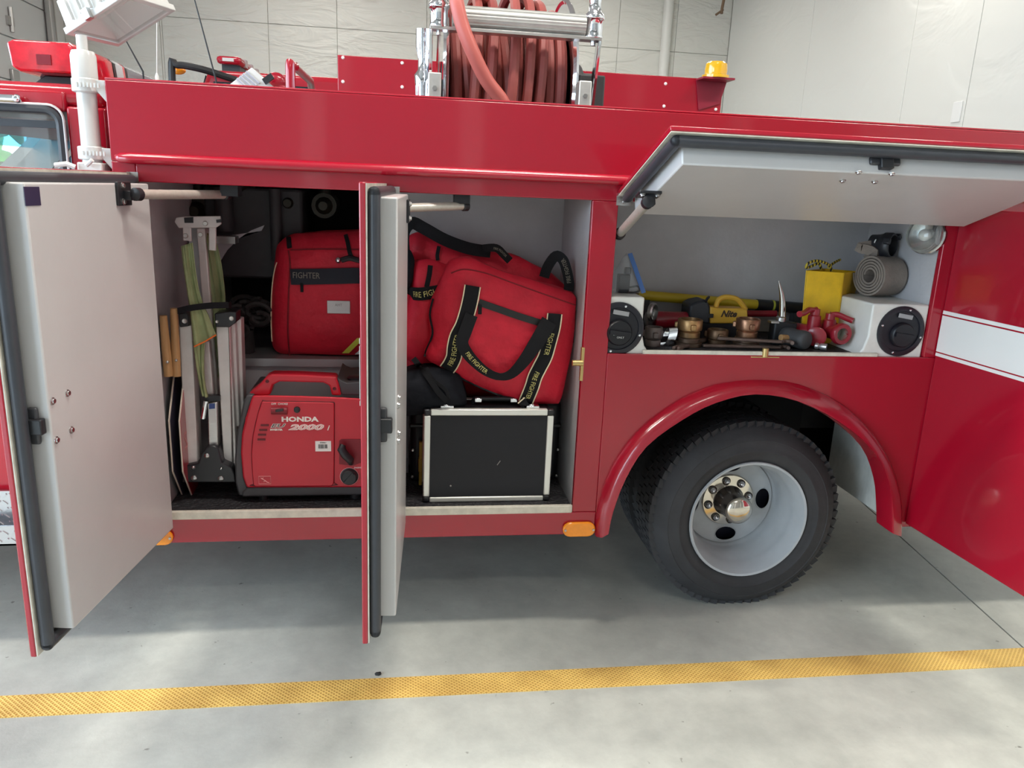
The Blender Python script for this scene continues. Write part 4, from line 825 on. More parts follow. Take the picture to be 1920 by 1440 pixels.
def strap(pts, hw, name, m, parent, th=0.004, piping=None):
    w = side(pts, hw); o = build(MB().ribbon(pts, w, th), name, m, parent, smooth=50)
    if piping:
        for s_ in piping: build(MB().tube([p+v*s_+V((0, -0.003, 0)) for p, v in zip(pts, w)], 0.0022, 6), 'piping', PIPE, o)
    return o
def strap_text(s, pts, t0, t1, size, m, parent, flip=False, lift=0.004, sx=1.0):
    """lettering that runs along a strap between two fractions of its length"""
    L = [0.0]
    for a, b in zip(pts[:-1], pts[1:]): L.append(L[-1]+(b-a).length)
    mid = L[-1]*(t0+t1)/2
    w = side(pts, 1.0)
    def fn(x, y, z):
        x = -x if flip else x; yy = -y if flip else y
        d = min(max(mid+x, 0), L[-1]); i = 0
        while i < len(L)-2 and L[i+1] < d: i += 1
        k = (d-L[i])/max(L[i+1]-L[i], 1e-6); p = pts[i].lerp(pts[i+1], k); ww = w[i].lerp(w[min(i+1, len(w)-1)], k)
        return p+ww*yy+V((0, -lift-z, 0))
    return text(s, 'lettering', size, fn, m, parent, sx=sx)
def flat_text(s, px, py, y, size, m, parent, **k):
    q = PY(px, py, y); return text(s, 'lettering', size, lambda a, b, c: V((q.x+a, y-c, q.z+b)), m, parent, **k)
# ------------------------------------------------------------------ rubber mats
MATR, nt, bs = node_mat('ring_rubber_mat'); bs.inputs['Base Color'].default_value = (0.020, 0.019, 0.022, 1); bs.inputs['Roughness'].default_value = 0.55
_g = nt.nodes.new('ShaderNodeNewGeometry'); _v = nt.nodes.new('ShaderNodeTexVoronoi'); _v.inputs['Scale'].default_value = 75; _b = nt.nodes.new('ShaderNodeBump'); _b.inputs['Distance'].default_value = 0.006
nt.links.new(_g.outputs['Position'], _v.inputs['Vector']); nt.links.new(_v.outputs['Distance'], _b.inputs['Height']); nt.links.new(_b.outputs[0], bs.inputs['Normal'])
def mat_mesh(x0, x1, y0, y1, z, lab, pitch=0.032):
    n = int((x1-x0)/pitch); pts = []
    for i in range(n):
        a = x0+(x1-x0)*i/n; w = (x1-x0)/n
        pts += [V((a, y0, z)), V((a+w*0.55, y0, z)), V((a+w*0.62, y0+0.007, z)), V((a+w*0.93, y0+0.007, z))]
    pts += [V((x1, y0, z)), V((x1, y1, z)), V((x0, y1, z))]
    return build(MB().prism(pts, (0, 0, 0.011)), 'rubber_mat', MATR, label=lab, cat='mat', smooth=0)
mat_mesh(XO1+0.004, PIL0-0.002, 0.018, 0.415, ZF, 'black ring rubber mat under the red generator and ladder')
mat_mesh(PIL1+0.002, XO2-0.004, 0.018, 0.42, ZF, 'black ring rubber mat under the aluminium-edged case')
ZM = ZF+0.011
# ------------------------------------------------------------------ generator
GY = 0.07
GR = empty('generator', (-0.28, GY+0.14, ZM), 'red portable inverter generator with carry handle and dark base', 'generator')
GRED = mat('generator_red', (0.50, 0.012, 0.028), 0.33, var=0.04, vscale=4)
GDK = mat('generator_grey', (0.055, 0.055, 0.060), 0.5)
GW = 0.275
def gp(px, py, y=GY): return PY(px, py, y)
bodyp = [(462, 915), (455, 895), (451, 850), (453, 815), (460, 785), (467, 760), (473, 741), (500, 741), (560, 742), (620, 744), (700, 748), (745, 752)]
pts = [gp(a, b) for a, b in bodyp]; xr_ = -0.03; pts = [p for p in pts if p.x < xr_]+[V((xr_, GY, gp(745, 752).z)), V((xr_, GY, gp(700, 915).z))]
gb_ = MB().prism(pts, (0, GW, 0))
for p in gb_.v:
    if p.y > GY+0.1 and p.z > gp(460, 775).z: p.z -= 0.085
build(gb_, 'body', GRED, GR, bevel=0.012, seg=3)
cap = [(447, 930), (441, 905), (440, 860), (443, 820), (450, 785), (456, 755), (462, 741), (476, 741), (466, 770), (458, 800), (455, 850), (458, 895), (466, 918), (466, 930)]
build(MB().prism([gp(a, b, GY+0.012) for a, b in cap], (0, GW-0.024, 0)), 'end_cap', GDK, GR, bevel=0.006)
za, zb_ = gp(560, 914).z, gp(560, 932).z
build(MB().prism([V((gp(452, 932).x, GY+0.006, zb_)), V((xr_, GY+0.006, zb_)), V((xr_, GY+0.006, za)), V((gp(462, 914).x, GY+0.006, za)), V((gp(453, 922).x, GY+0.006, (za+zb_)/2))], (0, GW-0.012, 0)), 'base', GDK, GR, bevel=0.006)
for px in (490, 665):
    for yy in (GY+0.04, GY+GW-0.04):
        q = gp(px, 932); build(MB().cyl((q.x, yy, ZM), (q.x, yy, zb_+0.003), 0.018, 0.016, n=14), 'foot', BLK, GR)
# carry handle: red arch with its two feet
hz = GY+GW/2
prof = [(470, 742), (466, 738), (488, 720), (500, 706), (510, 702), (560, 703), (618, 706), (630, 707), (635, 720), (640, 742), (622, 742), (618, 724), (606, 718), (524, 716), (512, 722), (506, 742)]
build(MB().prism([gp(a, b, GY+0.035) for a, b in prof], (0, 0.062, 0)), 'handle', GRED, GR, bevel=0.008, seg=3)
for a, b in ((501, 715), (627, 729)):
    q = gp(a, b, GY+0.034); build(MB().lathe(q, (0, -1, 0), [(0.006, 0), (0.005, 0.002), (0.002, 0.001)], 10, False, True), 'screw', mat('deep_hole', (0.10, 0.005, 0.01), 0.5), GR)
build(MB().prism([gp(a, b, GY+0.04) for a, b in ((632, 708), (640, 714), (650, 718), (680, 716), (700, 718), (706, 742), (640, 741))], (0, 0.22, 0)), 'tank_shroud', GDK, GR, bevel=0.004)
q = gp(672, 712, GY+0.10); build(MB().lathe((q.x, GY+0.10, q.z-0.03), (0, 0, 1), [(0.03, 0), (0.036, 0.01), (0.036, 0.038), (0.03, 0.042)], 20, True, True), 'fuel_cap', BLK, GR)
# maintenance cover seam and plate
cv = [(476, 908), (474, 890), (472, 850), (475, 815), (484, 775), (492, 752), (500, 752.2), (560, 753), (618, 754), (626, 755), (627, 763), (627, 830), (626.5, 895), (626, 905), (622, 910), (480, 911)]
CVR = build(MB().prism([gp(a, b, GY+0.002) for a, b in cv], (0, -0.0065, 0)), 'maintenance_cover', GRED, GR, bevel=0.0025)
seam = [gp(a, b, GY-0.0005) for a, b in cv]; build(MB().tube(smooth_path(seam+[seam[0]], 3), 0.0016, 6), 'cover_seam', MATS['deep_hole'], CVR)
YC = GY-0.0048
for px, py in ((496, 797), (493, 806), (491, 815), (490, 824)):
    a = gp(px-7, py, YC); b = gp(px+8, py, YC); build(MB().tube([a, b], 0.0032, 8), 'louvre', MATS['deep_hole'], CVR)
a, b = gp(509, 769.5, YC), gp(539, 770, YC); build(MB().tube([a, b], [0.0125, 0.0125], 14), 'choke_recess', mat('recess_red', (0.20, 0.006, 0.015), 0.5), CVR)
build(MB().obox(gp(524, 769, YC-0.013), (0.012, 0, 0.002), (0, 0.004, 0), (0, 0, 0.004)), 'choke_lever', BLK, CVR, bevel=0.001)
build(MB().lathe(gp(557, 768, YC), (0, -1, 0), [(0.0105, 0), (0.0095, 0.006), (0.006, 0.008)], 16, False, True), 'cover_knob', BLK, CVR)
flat_text('OFF  CHOKE', 524, 757.5, YC, 0.009, WHITE, CVR)
LW_ = mat('letter_white', (0.82, 0.78, 0.72), 0.4); LPK = mat('letter_pink', (0.80, 0.36, 0.36), 0.4)
flat_text('HONDA', 562, 786.5, YC, 0.0215, LW_, CVR, bold=0.0009, sx=1.42)
flat_text('EU', 519.5, 798.5, YC+0.0004, 0.017, LW_, CVR, shear=0.3, sx=2.0, bold=0.0009)
flat_text('EU', 519.5, 798.5, YC, 0.017, BLK, CVR, shear=0.3, sx=2.0)
flat_text('INVERTER', 518, 805.8, YC, 0.0085, LW_, CVR, bold=0.0004)
flat_text('2000', 572.5, 801.5, YC, 0.0245, LW_, CVR, shear=0.3, bold=0.0014, sx=2.1)
flat_text('2000', 572.5, 801.5, YC-0.0008, 0.0245, LPK, CVR, shear=0.3, bold=-0.0004, sx=2.1)
flat_text('i', 614.5, 802.5, YC, 0.024, LW_, CVR, shear=0.35, bold=0.0006)
a, b = gp(591, 827, YC), gp(621, 846, YC)
ST = build(MB().box(a.x, b.x, YC-0.001, YC, b.z, a.z), 'barcode_sticker', WHITE, CVR, smooth=0)
x = a.x+0.010
rg2 = random.Random(5)
while x < b.x-0.012:
    w = rg2.choice((0.0008, 0.0014, 0.002)); build(MB().box(x, x+w, YC-0.0016, YC-0.001, b.z+0.010, a.z-0.011), 'bar', BLK, CVR, smooth=0); x += w+rg2.choice((0.0008, 0.0015))
flat_text('0000061', 606, 830, YC-0.001, 0.006, BLK, CVR)
a, b = gp(485, 893, YC), gp(508, 907, YC); fr = [V((a.x, YC-0.0006, a.z)), V((b.x, YC-0.0006, a.z)), V((b.x, YC-0.0006, b.z)), V((a.x, YC-0.0006, b.z))]
build(MB().tube(fr, 0.0008, 4, closed=True), 'pictogram_frame', LPK, CVR)
m = MB()
for p0, p1 in (((489, 896), (493, 899)), ((493, 899), (497, 901)), ((496, 900), (501, 904)), ((500, 904), (505, 905)), ((490, 898), (494, 896)), ((494, 903), (499, 902))): m.tube([gp(*p0, YC-0.0006), gp(*p1, YC-0.0006)], 0.001, 4)
build(m, 'pictogram', LPK, CVR)
# recoil starter pocket and engine switch
rc = [(636, 826), (640, 823), (676, 823), (680, 828), (680, 866), (662, 873), (636, 870)]
build(MB().prism([gp(a, b) for a, b in rc], (0, -0.0015, 0)), 'starter_recess', MATS['recess_red'], GR)
m = MB().tube([gp(643, 834, GY-0.018), gp(640, 842, GY-0.024), gp(647, 853, GY-0.026), gp(657, 863, GY-0.024), gp(658, 869, GY-0.016)], [0.010, 0.014, 0.014, 0.013, 0.009], 12); build(m, 'starter_grip', BLK, GR)
q = gp(655, 893); build(MB().lathe(q, (0, -1, 0), [(0.029, 0), (0.029, 0.003), (0.026, 0.004), (0.0255, 0.014), (0.022, 0.017)], 28, False, True).obox(q+V((0, -0.018, 0)), (0.014, 0, 0.016), (0, 0.004, 0), (-0.003, 0, 0.003)), 'engine_switch', BLK, GR)
build(MB().tube([q+V((0.030*math.cos(R(a)), -0.001, 0.030*math.sin(R(a)))) for a in range(0, 360, 15)], 0.001, 5, closed=True), 'switch_ring', LPK, GR)
flat_text('ENGINE', 671, 877, GY, 0.007, WHITE, GR)
# ------------------------------------------------------------------ ladder
LD = empty('folding_ladder', (-0.62, 0.2, ZM), 'folded aluminium ladder with black hinge joints standing upright', 'ladder')
LP = mat('ladder_alu', (0.66, 0.62, 0.60), 0.45, 0.35, var=0.10, vscale=16)
def rail(p0, p1, y, wpx, d, name='rail', mt=LP):
    a, b = PY(*p0, y), PY(*p1, y); hw = (PY(p0[0]+wpx/2, p0[1], y)-a).length; ax = (b-a); u = ax.cross(V((0, 1, 0))).normalized()
    return build(MB().obox((a+b)/2+V((0, d/2, 0)), ax/2, u*hw, V((0, d/2, 0))), name, mt, LD, bevel=0.003)
rail((347, 610), (360, 874), 0.12, 24, 0.06)
rail((376, 428), (404, 778), 0.21, 16, 0.05)
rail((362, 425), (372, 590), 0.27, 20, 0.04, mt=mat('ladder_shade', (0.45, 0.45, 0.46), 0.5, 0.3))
rail((418, 612), (432, 878), 0.14, 26, 0.06)
rail((431, 606), (440, 800), 0.17, 20, 0.05)
rail((446, 598), (452, 780), 0.20, 12, 0.05)
rail((384, 640), (393, 745), 0.15, 16, 0.03)
build(MB().tube([PY(430, 612, 0.138), PY(437, 880, 0.138)], 0.003, 6), 'rail_edge', ALU, LD)
# top bracket
tb_ = [(327, 416), (330, 408), (346, 406), (413, 405), (415, 420), (405, 427), (335, 428)]
build(MB().prism([PY(a, b, 0.19) for a, b in tb_], (0, 0.008, 0)), 'top_bracket', LP, LD, bevel=0.002)
build(MB().prism([PY(a, b, 0.186) for a, b in ((345, 408), (362, 407), (362, 418), (346, 418))], (0, 0.004, 0)).prism([PY(a, b, 0.186) for a, b in ((405, 412), (415, 411), (415, 417), (406, 418))], (0, 0.004, 0)), 'bracket_slot', BLK, LD)
for a, b in ((348, 442), (376, 440), (385, 419)): build(MB().lathe(PY(a, b, 0.188), (0, -1, 0), [(0.008, 0), (0.006, 0.004)], 10, False, True), 'screw', ALUW, LD)
rail((398, 425), (398, 470), 0.20, 14, 0.01, 'top_strut'); rail((350, 424), (351, 452), 0.19, 16, 0.008, 'top_strut')
# black joint blocks with screws
for p, y in ((((334, 588), (352, 586), (354, 612), (337, 614)), 0.105), (((402, 588), (428, 584), (443, 585), (443, 604), (430, 614), (404, 613)), 0.125)):
    build(MB().prism([PY(a, b, y) for a, b in p], (0, 0.07, 0)), 'hinge_block', BLK, LD, bevel=0.003)
for a, b, y, r_ in ((346, 602, 0.105, 0.008), (434, 597, 0.125, 0.008), (407, 603, 0.125, 0.005)): build(MB().lathe(PY(a, b, y), (0, -1, 0), [(r_, 0), (r_*0.8, 0.003), (r_*0.35, 0.002)], 12, False, True), 'screw', ALUW, LD)
ft = [(341, 905), (344, 874), (372, 868), (378, 850), (388, 838), (400, 836), (410, 842), (416, 868), (434, 876), (440, 890), (442, 905)]
build(MB().prism([PY(a, b, 0.10) for a, b in ft], (0, 0.12, 0)), 'foot_joint', BLK, LD, bevel=0.004)
for a, b, r_ in ((388, 854, 0.009), (363, 876, 0.006), (364, 896, 0.010), (415, 878, 0.005), (414, 897, 0.010)): build(MB().lathe(PY(a, b, 0.10), (0, -1, 0), [(r_, 0), (r_*0.9, 0.004), (r_*0.4, 0.007)], 12, False, True), 'bolt', STEEL, LD)
build(MB().prism([PY(a, b, 0.12) for a, b in ((389, 757), (407, 754), (409, 838), (391, 838))], (0, 0.04, 0)), 'joint_tongue', ALU, LD, bevel=0.003)
build(MB().prism([PY(a, b, 0.1195) for a, b in ((392, 757), (403, 756), (403, 766), (392, 767))], (0, -0.001, 0)), 'blue_label', mat('label_blue', (0.03, 0.06, 0.22), 0.4), LD)
build(MB().prism([PY(a, b, 0.1195) for a, b in ((392, 769), (403, 768), (404, 792), (393, 793))], (0, -0.001, 0)), 'rating_label', mat('label_silver', (0.55, 0.53, 0.52), 0.3, 0.5), LD)
build(MB().tube([PY(386, 752, 0.12), PY(380, 785, 0.115)], 0.007, 8), 'release_lever', CHR, LD)
build(MB().box(PY(380, 700, 0.13).x, PY(410, 700, 0.13).x, 0.13, 0.15, PY(390, 752, 0.13).z, PY(390, 742, 0.13).z), 'joint_cap', BLK, LD)
build(MB().tube([PY(344, 830, 0.118), PY(348, 858, 0.116)], 0.003, 8), 'spring_clip', CHR, LD)
# ------------------------------------------------------------------ hi-vis cloth and strap on the ladder
CLO = mat('green_cloth', (0.27, 0.31, 0.15), 0.8, var=0.25, vscale=12, bump=0.004, bscale=30)
CL = empty('hi_vis_cloth', (-0.62, 0.1, 0.75), 'green hi-vis cloth with orange hem draped over the ladder', 'cloth')
def sheet(left, right, y, amp, name, n=16, ph=0.0):
    L = smooth_path([PY(a, b, y) for a, b in left], 6); Rr = smooth_path([PY(a, b, y) for a, b in right], 6); m = min(len(L), len(Rr))
    def fn(u, v):
        i = min(int(v*(m-1)), m-1); p = L[i].lerp(Rr[i], u); return p+V((0, amp*math.sin(u*9+v*3+ph)+amp*0.5*math.sin(u*21+ph), 0))
    mb = MB().grid(fn, n, m-1); k = len(mb.v); mb2 = MB(); mb2.add(mb.v, mb.f)
    o = build(mb2, name, CLO, CL, smooth=80); s = o.modifiers.new('thick', 'SOLIDIFY'); s.thickness = 0.003; return o
sheet([(372, 432), (380, 470), (386, 520), (391, 560), (396, 600), (398, 640), (400, 700), (402, 742)], [(398, 440), (408, 470), (416, 510), (421, 550), (423, 590), (422, 620), (412, 690), (408, 740)], 0.235, 0.010, 'back_fold')
sheet([(338, 462), (342, 500), (348, 540), (352, 565), (356, 590), (360, 620), (364, 650)], [(360, 455), (366, 505), (372, 540), (380, 568), (390, 590), (396, 605), (405, 628)], 0.10, 0.006, 'front_flap', ph=1.0)
sheet([(362, 640), (366, 665), (370, 690), (376, 720), (381, 742)], [(386, 640), (384, 670), (384, 700), (386, 725), (390, 745)], 0.115, 0.006, 'tail', ph=2.0)
build(MB().tube([PY(364, 650, 0.094), PY(385, 640, 0.092), PY(405, 628, 0.094)], 0.0026, 6), 'orange_hem', mat('hem_orange', (0.75, 0.16, 0.02), 0.7), CL)
sb_ = [PY(333, 583, 0.088), PY(360, 577, 0.085), PY(395, 573, 0.085), PY(428, 572, 0.09), PY(433, 572, 0.16), PY(430, 572, 0.27)]
build(MB().ribbon(smooth_path(sb_, 4), V((0, 0, 0.0095)), 0.003), 'webbing_strap', FBLK, label='black webbing strap tying the cloth round the ladder', cat='strap')
# ------------------------------------------------------------------ two stop paddles with wooden handles
WOOD = mat('ash_wood', (0.42, 0.24, 0.10), 0.5, var=0.25, vscale=14, stretch=(6, 6, 0.6)); PRED = mat('sign_red', (0.26, 0.010, 0.022), 0.3, coat=0.3); PBK = mat('sign_back', (0.035, 0.03, 0.05), 0.5)
def paddle(x0, y0, ang, mt, lab, ht, hb_, hy, txt):
    t = empty('sign_paddle', (x0, y0+0.15, ZM), lab, 'sign'); d = V((math.sin(ang), math.cos(ang), 0)); nrm = V((math.cos(ang), -math.sin(ang), 0)); w, h, k = 0.26, 0.40, 0.29
    c = V((x0, y0, ZM+h/2+0.002))+d*w/2; pts = []
    for sx, sz in ((-1, -1+2*k), (-1+2*k*1.2, -1), (1-2*k*1.2, -1), (1, -1+2*k), (1, 1-2*k), (1-2*k*1.2, 1), (-1+2*k*1.2, 1), (-1, 1-2*k)): pts.append(c+d*(sx*w/2)+V((0, 0, sz*h/2)))
    build(MB().prism(pts, nrm*0.004), 'sign_plate', mt, t, smooth=0)
    build(MB().tube(pts, 0.0028, 6, closed=True), 'plate_edge', mat('plate_edge', (0.62, 0.55, 0.46), 0.5), t)
    b0 = PY(*hb_, hy); tp = PY(*ht, hy); build(MB().tube([b0, b0.lerp(tp, 0.4), tp], [0.0135, 0.0135, 0.0110], 14), 'wooden_handle', WOOD, t)
    build(MB().sphere(b0.lerp(tp, 0.25)+V((0.004, -0.012, 0)), 0.005, 8, 6), 'bolt', STEEL, t)
    if txt: text('STOP', 'lettering', 0.085, lambda a, b, e: c+d*a+V((0, 0, b))+nrm*(0.0045+e), mat('faded_letter', (0.40, 0.14, 0.14), 0.5), t)
paddle(-0.690, 0.055, R(-2), PRED, 'red stop paddle with a pale wooden handle beside the ladder', (326, 578), (331, 705), 0.10, True)
paddle(-0.722, 0.06, R(-2), PBK, 'dark-backed stop paddle with a brown wooden handle against the grey wall', (306, 592), (316, 705), 0.085, False)
# ------------------------------------------------------------------ dark rope bundle on the shelf
RP = MAT_ROPE = mat('dark_rope', (0.022, 0.018, 0.018), 0.8, var=0.5, vscale=40)
RB_ = empty('rope_bundle', (-0.53, 0.5, 0.866), 'bundle of dark coiled rope lying on the shelf by the red pack', 'rope')
rg3 = random.Random(11); q = PY(470, 590, 0.50)
for i in range(26):
    a0 = rg3.uniform(0, 6.28); rr = rg3.uniform(0.012, 0.034); cx, cz = q.x+rg3.uniform(-0.05, 0.05), max(q.z+rg3.uniform(-0.05, 0.05), 0.875+rr*0.8+0.012); tl = rg3.uniform(-0.5, 0.5)
    build(MB().tube([V((cx+rr*math.cos(t+a0)*1.2, 0.50+rg3.uniform(-0.004, 0.004)+0.03*math.sin(t)*tl+0.004*i-0.05, max(cz+rr*math.sin(t+a0)*0.8, 0.878))) for t in [k*0.45 for k in range(13)]], 0.009, 6), 'rope_loop', RP, RB_)
build(MB().cyl((q.x-0.02, 0.5, 0.866), (q.x-0.02, 0.5, 0.95), 0.03, n=12), 'rope_core', RP, RB_)
# ------------------------------------------------------------------ red pack on the shelf
PK = empty('equipment_pack', (-0.33, 0.5, 0.866), 'red firefighter pack with a black lettered band standing on the shelf', 'bag')
yb = 0.47; pkp = [(517, 470), (525, 455), (545, 442), (580, 438), (640, 436), (705, 436), (716, 470), (716, 560), (714, 640), (706, 670), (640, 677), (560, 670), (520, 660), (510, 640), (508, 590), (511, 530)]
o_ = outline(pkp, yb); pk = crinkle(MB().puff(o_, 0.055, 0.22, rings=9, p=5.0), 0.004, 14, 2.0)
for i, p in enumerate(pk.v): pk.v[i].z = max(p.z, 0.867); pk.v[i].x = min(p.x, PIL0-0.004)
build(pk, 'pack_body', FRED, PK, smooth=70); tr_ = bvh(pk)
strap(drape(tr_, [(545, 519), (570, 519), (620, 518), (660, 517), (690, 517)], 0.006, yb, 4), 0.0275, 'band', mat('navy_band', (0.010, 0.011, 0.022), 0.7), PK)
q = drape(tr_, [(574, 517)], 0.011, yb, 0)[0]; text('FIGHTER', 'lettering', 0.030, lambda a, b, c: V((q.x+a, q.y-c, q.z+b)), mat('dull_thread', (0.22, 0.20, 0.17), 0.7), PK, sx=0.80)
strap(drape(tr_, [(541, 443), (542, 458), (543, 465)], 0.005, yb, 3), 0.008, 'top_strap', FBLK, PK)
strap(drape(tr_, [(648, 440), (652, 455), (656, 475), (662, 485)], 0.005, yb, 3), 0.007, 'top_strap', FBLK, PK)
build(MB().tube(drape(tr_, [(640, 488), (655, 484), (668, 487), (680, 490)], 0.010, yb, 3), 0.010, 8), 'carry_clip', BLK, PK)
build(MB().sphere(drape(tr_, [(634, 488)], 0.012, yb, 0)[0], 0.011, 10, 8), 'key_ring', CHR, PK)
build(MB().tube(drape(tr_, [(519, 492), (514, 510), (510, 540), (508.5, 575), (508.5, 610), (510, 640)], 0.004, yb, 3), 0.0022, 6), 'piping', PIPE, PK)
build(MB().tube(drape(tr_, [(541, 470), (544, 500), (541, 560), (540, 620), (543, 668)], 0.003, yb, 4), 0.003, 6), 'seam', mat('seam_dark_red', (0.22, 0.004, 0.012), 0.7), PK)
build(MB().tube(drape(tr_, [(545, 469), (600, 467), (690, 468)], 0.003, yb, 4), 0.003, 6), 'seam', MATS['seam_dark_red'], PK)
for q in drape(tr_, [(566, 539)], 0.006, yb, 0): build(MB().obox(q, (0.005, 0, 0), (0, 0.003, 0), (0, 0, 0.016)), 'zip_tag', FBLK, PK)
q = drape(tr_, [(635, 576)], 0.006, yb, 0)[0]; TG = build(MB().box(q.x-0.04, q.x+0.04, q.y-0.002, q.y+0.004, q.z-0.023, q.z+0.023), 'name_plate', mat('plate_plastic', (0.62, 0.60, 0.60), 0.2, coat=0.5), PK, bevel=0.002)
text('AHT', 'lettering', 0.013, lambda a, b, c: V((q.x+a, q.y-0.0025-c, q.z+0.008+b)), mat('emboss_grey', (0.28, 0.26, 0.26), 0.4), PK)
for k, (p0, p1) in enumerate((((648, 662), (676, 634)), ((672, 664), (690, 648)))):
    build(MB().ribbon(drape(tr_, [p0, ((p0[0]+p1[0])/2, (p0[1]+p1[1])/2), p1], 0.006, yb, 3), V((0.012, 0, 0)), 0.002), 'chevron', HIV if k == 0 else WHITE, PK)
# ------------------------------------------------------------------ aluminium-edged case
cx0, cx1, cz1 = PY(794, 850, 0.05).x, PY(1035, 850, 0.05).x, PY(900, 768, 0.05).z; cy0, cy1 = 0.05, 0.20
CS = empty('tool_case', ((cx0+cx1)/2, 0.12, ZM), 'black hard case with silver aluminium edges standing upright', 'case')
build(MB().box(cx0+0.008, cx1-0.008, cy0+0.004, cy1-0.004, ZM+0.008, cz1-0.008), 'case_panel', mat('black_panel', (0.016, 0.016, 0.020), 0.5, spec=0.3, bump=0.0004, bscale=300), CS)
e_ = 0.0215; EDG = mat('edge_silver', (0.80, 0.79, 0.74), 0.35, 0.55)
for x0, x1, z0, z1 in ((cx0+e_, cx1-e_, ZM+0.001, ZM+0.019), (cx0+e_, cx1-e_, cz1-e_, cz1), (cx0, cx0+e_, ZM+e_, cz1-e_), (cx1-e_, cx1, ZM+e_, cz1-e_)):
    for yy in (cy0, cy1-e_): build(MB().box(x0, x1, yy, yy+e_, z0, z1), 'aluminium_edge', EDG, CS, bevel=0.004, seg=3)
for x in (cx0+e_/2, cx1-e_/2):
    for z in (ZM+e_/2+0.001, cz1-e_/2):
        for yy in (cy0+e_/2, cy1-e_/2): build(MB().obox((x, yy, z), (e_/2+0.001, 0, 0), (0, e_/2+0.001, 0), (0, 0, e_/2)), 'corner_cap', BLK, CS, bevel=0.007, seg=3)
build(MB().box(cx0+e_, cx1-e_, cy0+e_, cy1-e_, cz1-0.012, cz1-0.002), 'case_lid', BLK, CS)
xm = PY(930, 760, 0.1).x; hp = [V((xm-0.075, 0.125, cz1)), V((xm-0.07, 0.118, cz1+0.016)), V((xm-0.05, 0.112, cz1+0.020)), V((xm+0.05, 0.112, cz1+0.020)), V((xm+0.07, 0.118, cz1+0.016)), V((xm+0.075, 0.125, cz1))]
build(MB().tube(smooth_path(hp, 4), 0.009, 10), 'case_handle', BLK, CS)
for s_ in (-0.06, 0.06): build(MB().box(xm+s_-0.012, xm+s_+0.012, 0.100, 0.128, cz1+0.010, cz1+0.024), 'handle_ring', CHR, CS, bevel=0.002)
for px in (838, 998):
    x = PY(px, 762, 0.08).x; build(MB().box(x-0.022, x+0.022, 0.066, 0.10, cz1, cz1+0.008).lathe((x-0.004, 0.078, cz1+0.006), (0, 0, 1), [(0.012, 0), (0.012, 0.006), (0.008, 0.008)], 12, False, True), 'case_latch', CHR, CS, bevel=0.002)
build(MB().tube([PY(932, 872, 0.0495), PY(938, 864, 0.0495)], 0.0012, 5).sphere(PY(845, 911, 0.0495), 0.003, 8, 6), 'scratch', mat('scratch', (0.35, 0.32, 0.30), 0.6), CS)
# black plastic case behind it, yellow level between, grey board
BC = empty('equipment_case', (0.28, 0.31, ZM), 'large black plastic case with steel rivets behind the aluminium-edged case', 'case')
bz = PY(900, 762, 0.235).z+0.02
build(MB().box(0.03, 0.566, 0.24, 0.41, ZM, bz), 'case_body', mat('case_black', (0.010, 0.010, 0.013), 0.5), BC, bevel=0.02, seg=3)
build(MB().box(0.025, 0.567, 0.235, 0.412, bz-0.10, bz-0.085), 'case_rim', BLK, BC, bevel=0.004)
for a, b in ((774, 844), (773, 894), (1046, 843), (1043, 892)): build(MB().lathe(PY(a, b, 0.24), (0, -1, 0), [(0.006, 0), (0.0055, 0.003), (0.003, 0.005)], 10, False, True), 'rivet', STEEL, BC)
q0, q1 = PY(786, 828, 0.215), PY(793, 912, 0.215); build(MB().box(q0.x, q1.x+0.03, 0.205, 0.230, ZM, q0.z).box(q0.x-0.002, q0.x+0.012, 0.203, 0.232, ZM+0.05, ZM+0.1), 'spirit_level', mat('level_yellow', (0.55, 0.36, 0.05), 0.5), label='yellow spirit level wedged on end beside the aluminium-edged case', cat='level', bevel=0.003)
q0, q1 = PY(738, 776, 0.33), PY(766, 860, 0.33); build(MB().box(PIL1+0.004, q1.x, 0.33, 0.345, ZM, q0.z).box(PIL1+0.004, q1.x, 0.328, 0.33, q1.z, q1.z+0.004), 'folder', mat('folder_grey', (0.16, 0.16, 0.18), 0.6), label='dark grey ring folder standing behind the black cases', cat='folder', bevel=0.002)
# ------------------------------------------------------------------ bags
# rear gear bag
GB = empty('gear_bag', (0.25, 0.33, bz), 'crumpled red firefighter gear bag leaning on the back wall', 'bag')
yr = 0.285
gbp = [(762, 470), (775, 445), (800, 440), (850, 455), (905, 470), (960, 480), (1010, 500), (1040, 520), (1068, 545), (1078, 600), (1068, 680), (1050, 740), (1000, 752), (900, 745), (830, 740), (770, 735), (745, 700), (738, 660), (745, 610), (760, 570), (766, 520)]
gb = crinkle(MB().puff(outline(gbp, yr), 0.06, 0.13, rings=9, p=3.0), 0.009, 9, 4.0)
for i, p in enumerate(gb.v): gb.v[i].y = min(p.y, 0.425); gb.v[i].x = max(min(p.x, 0.566), PIL1+0.004)
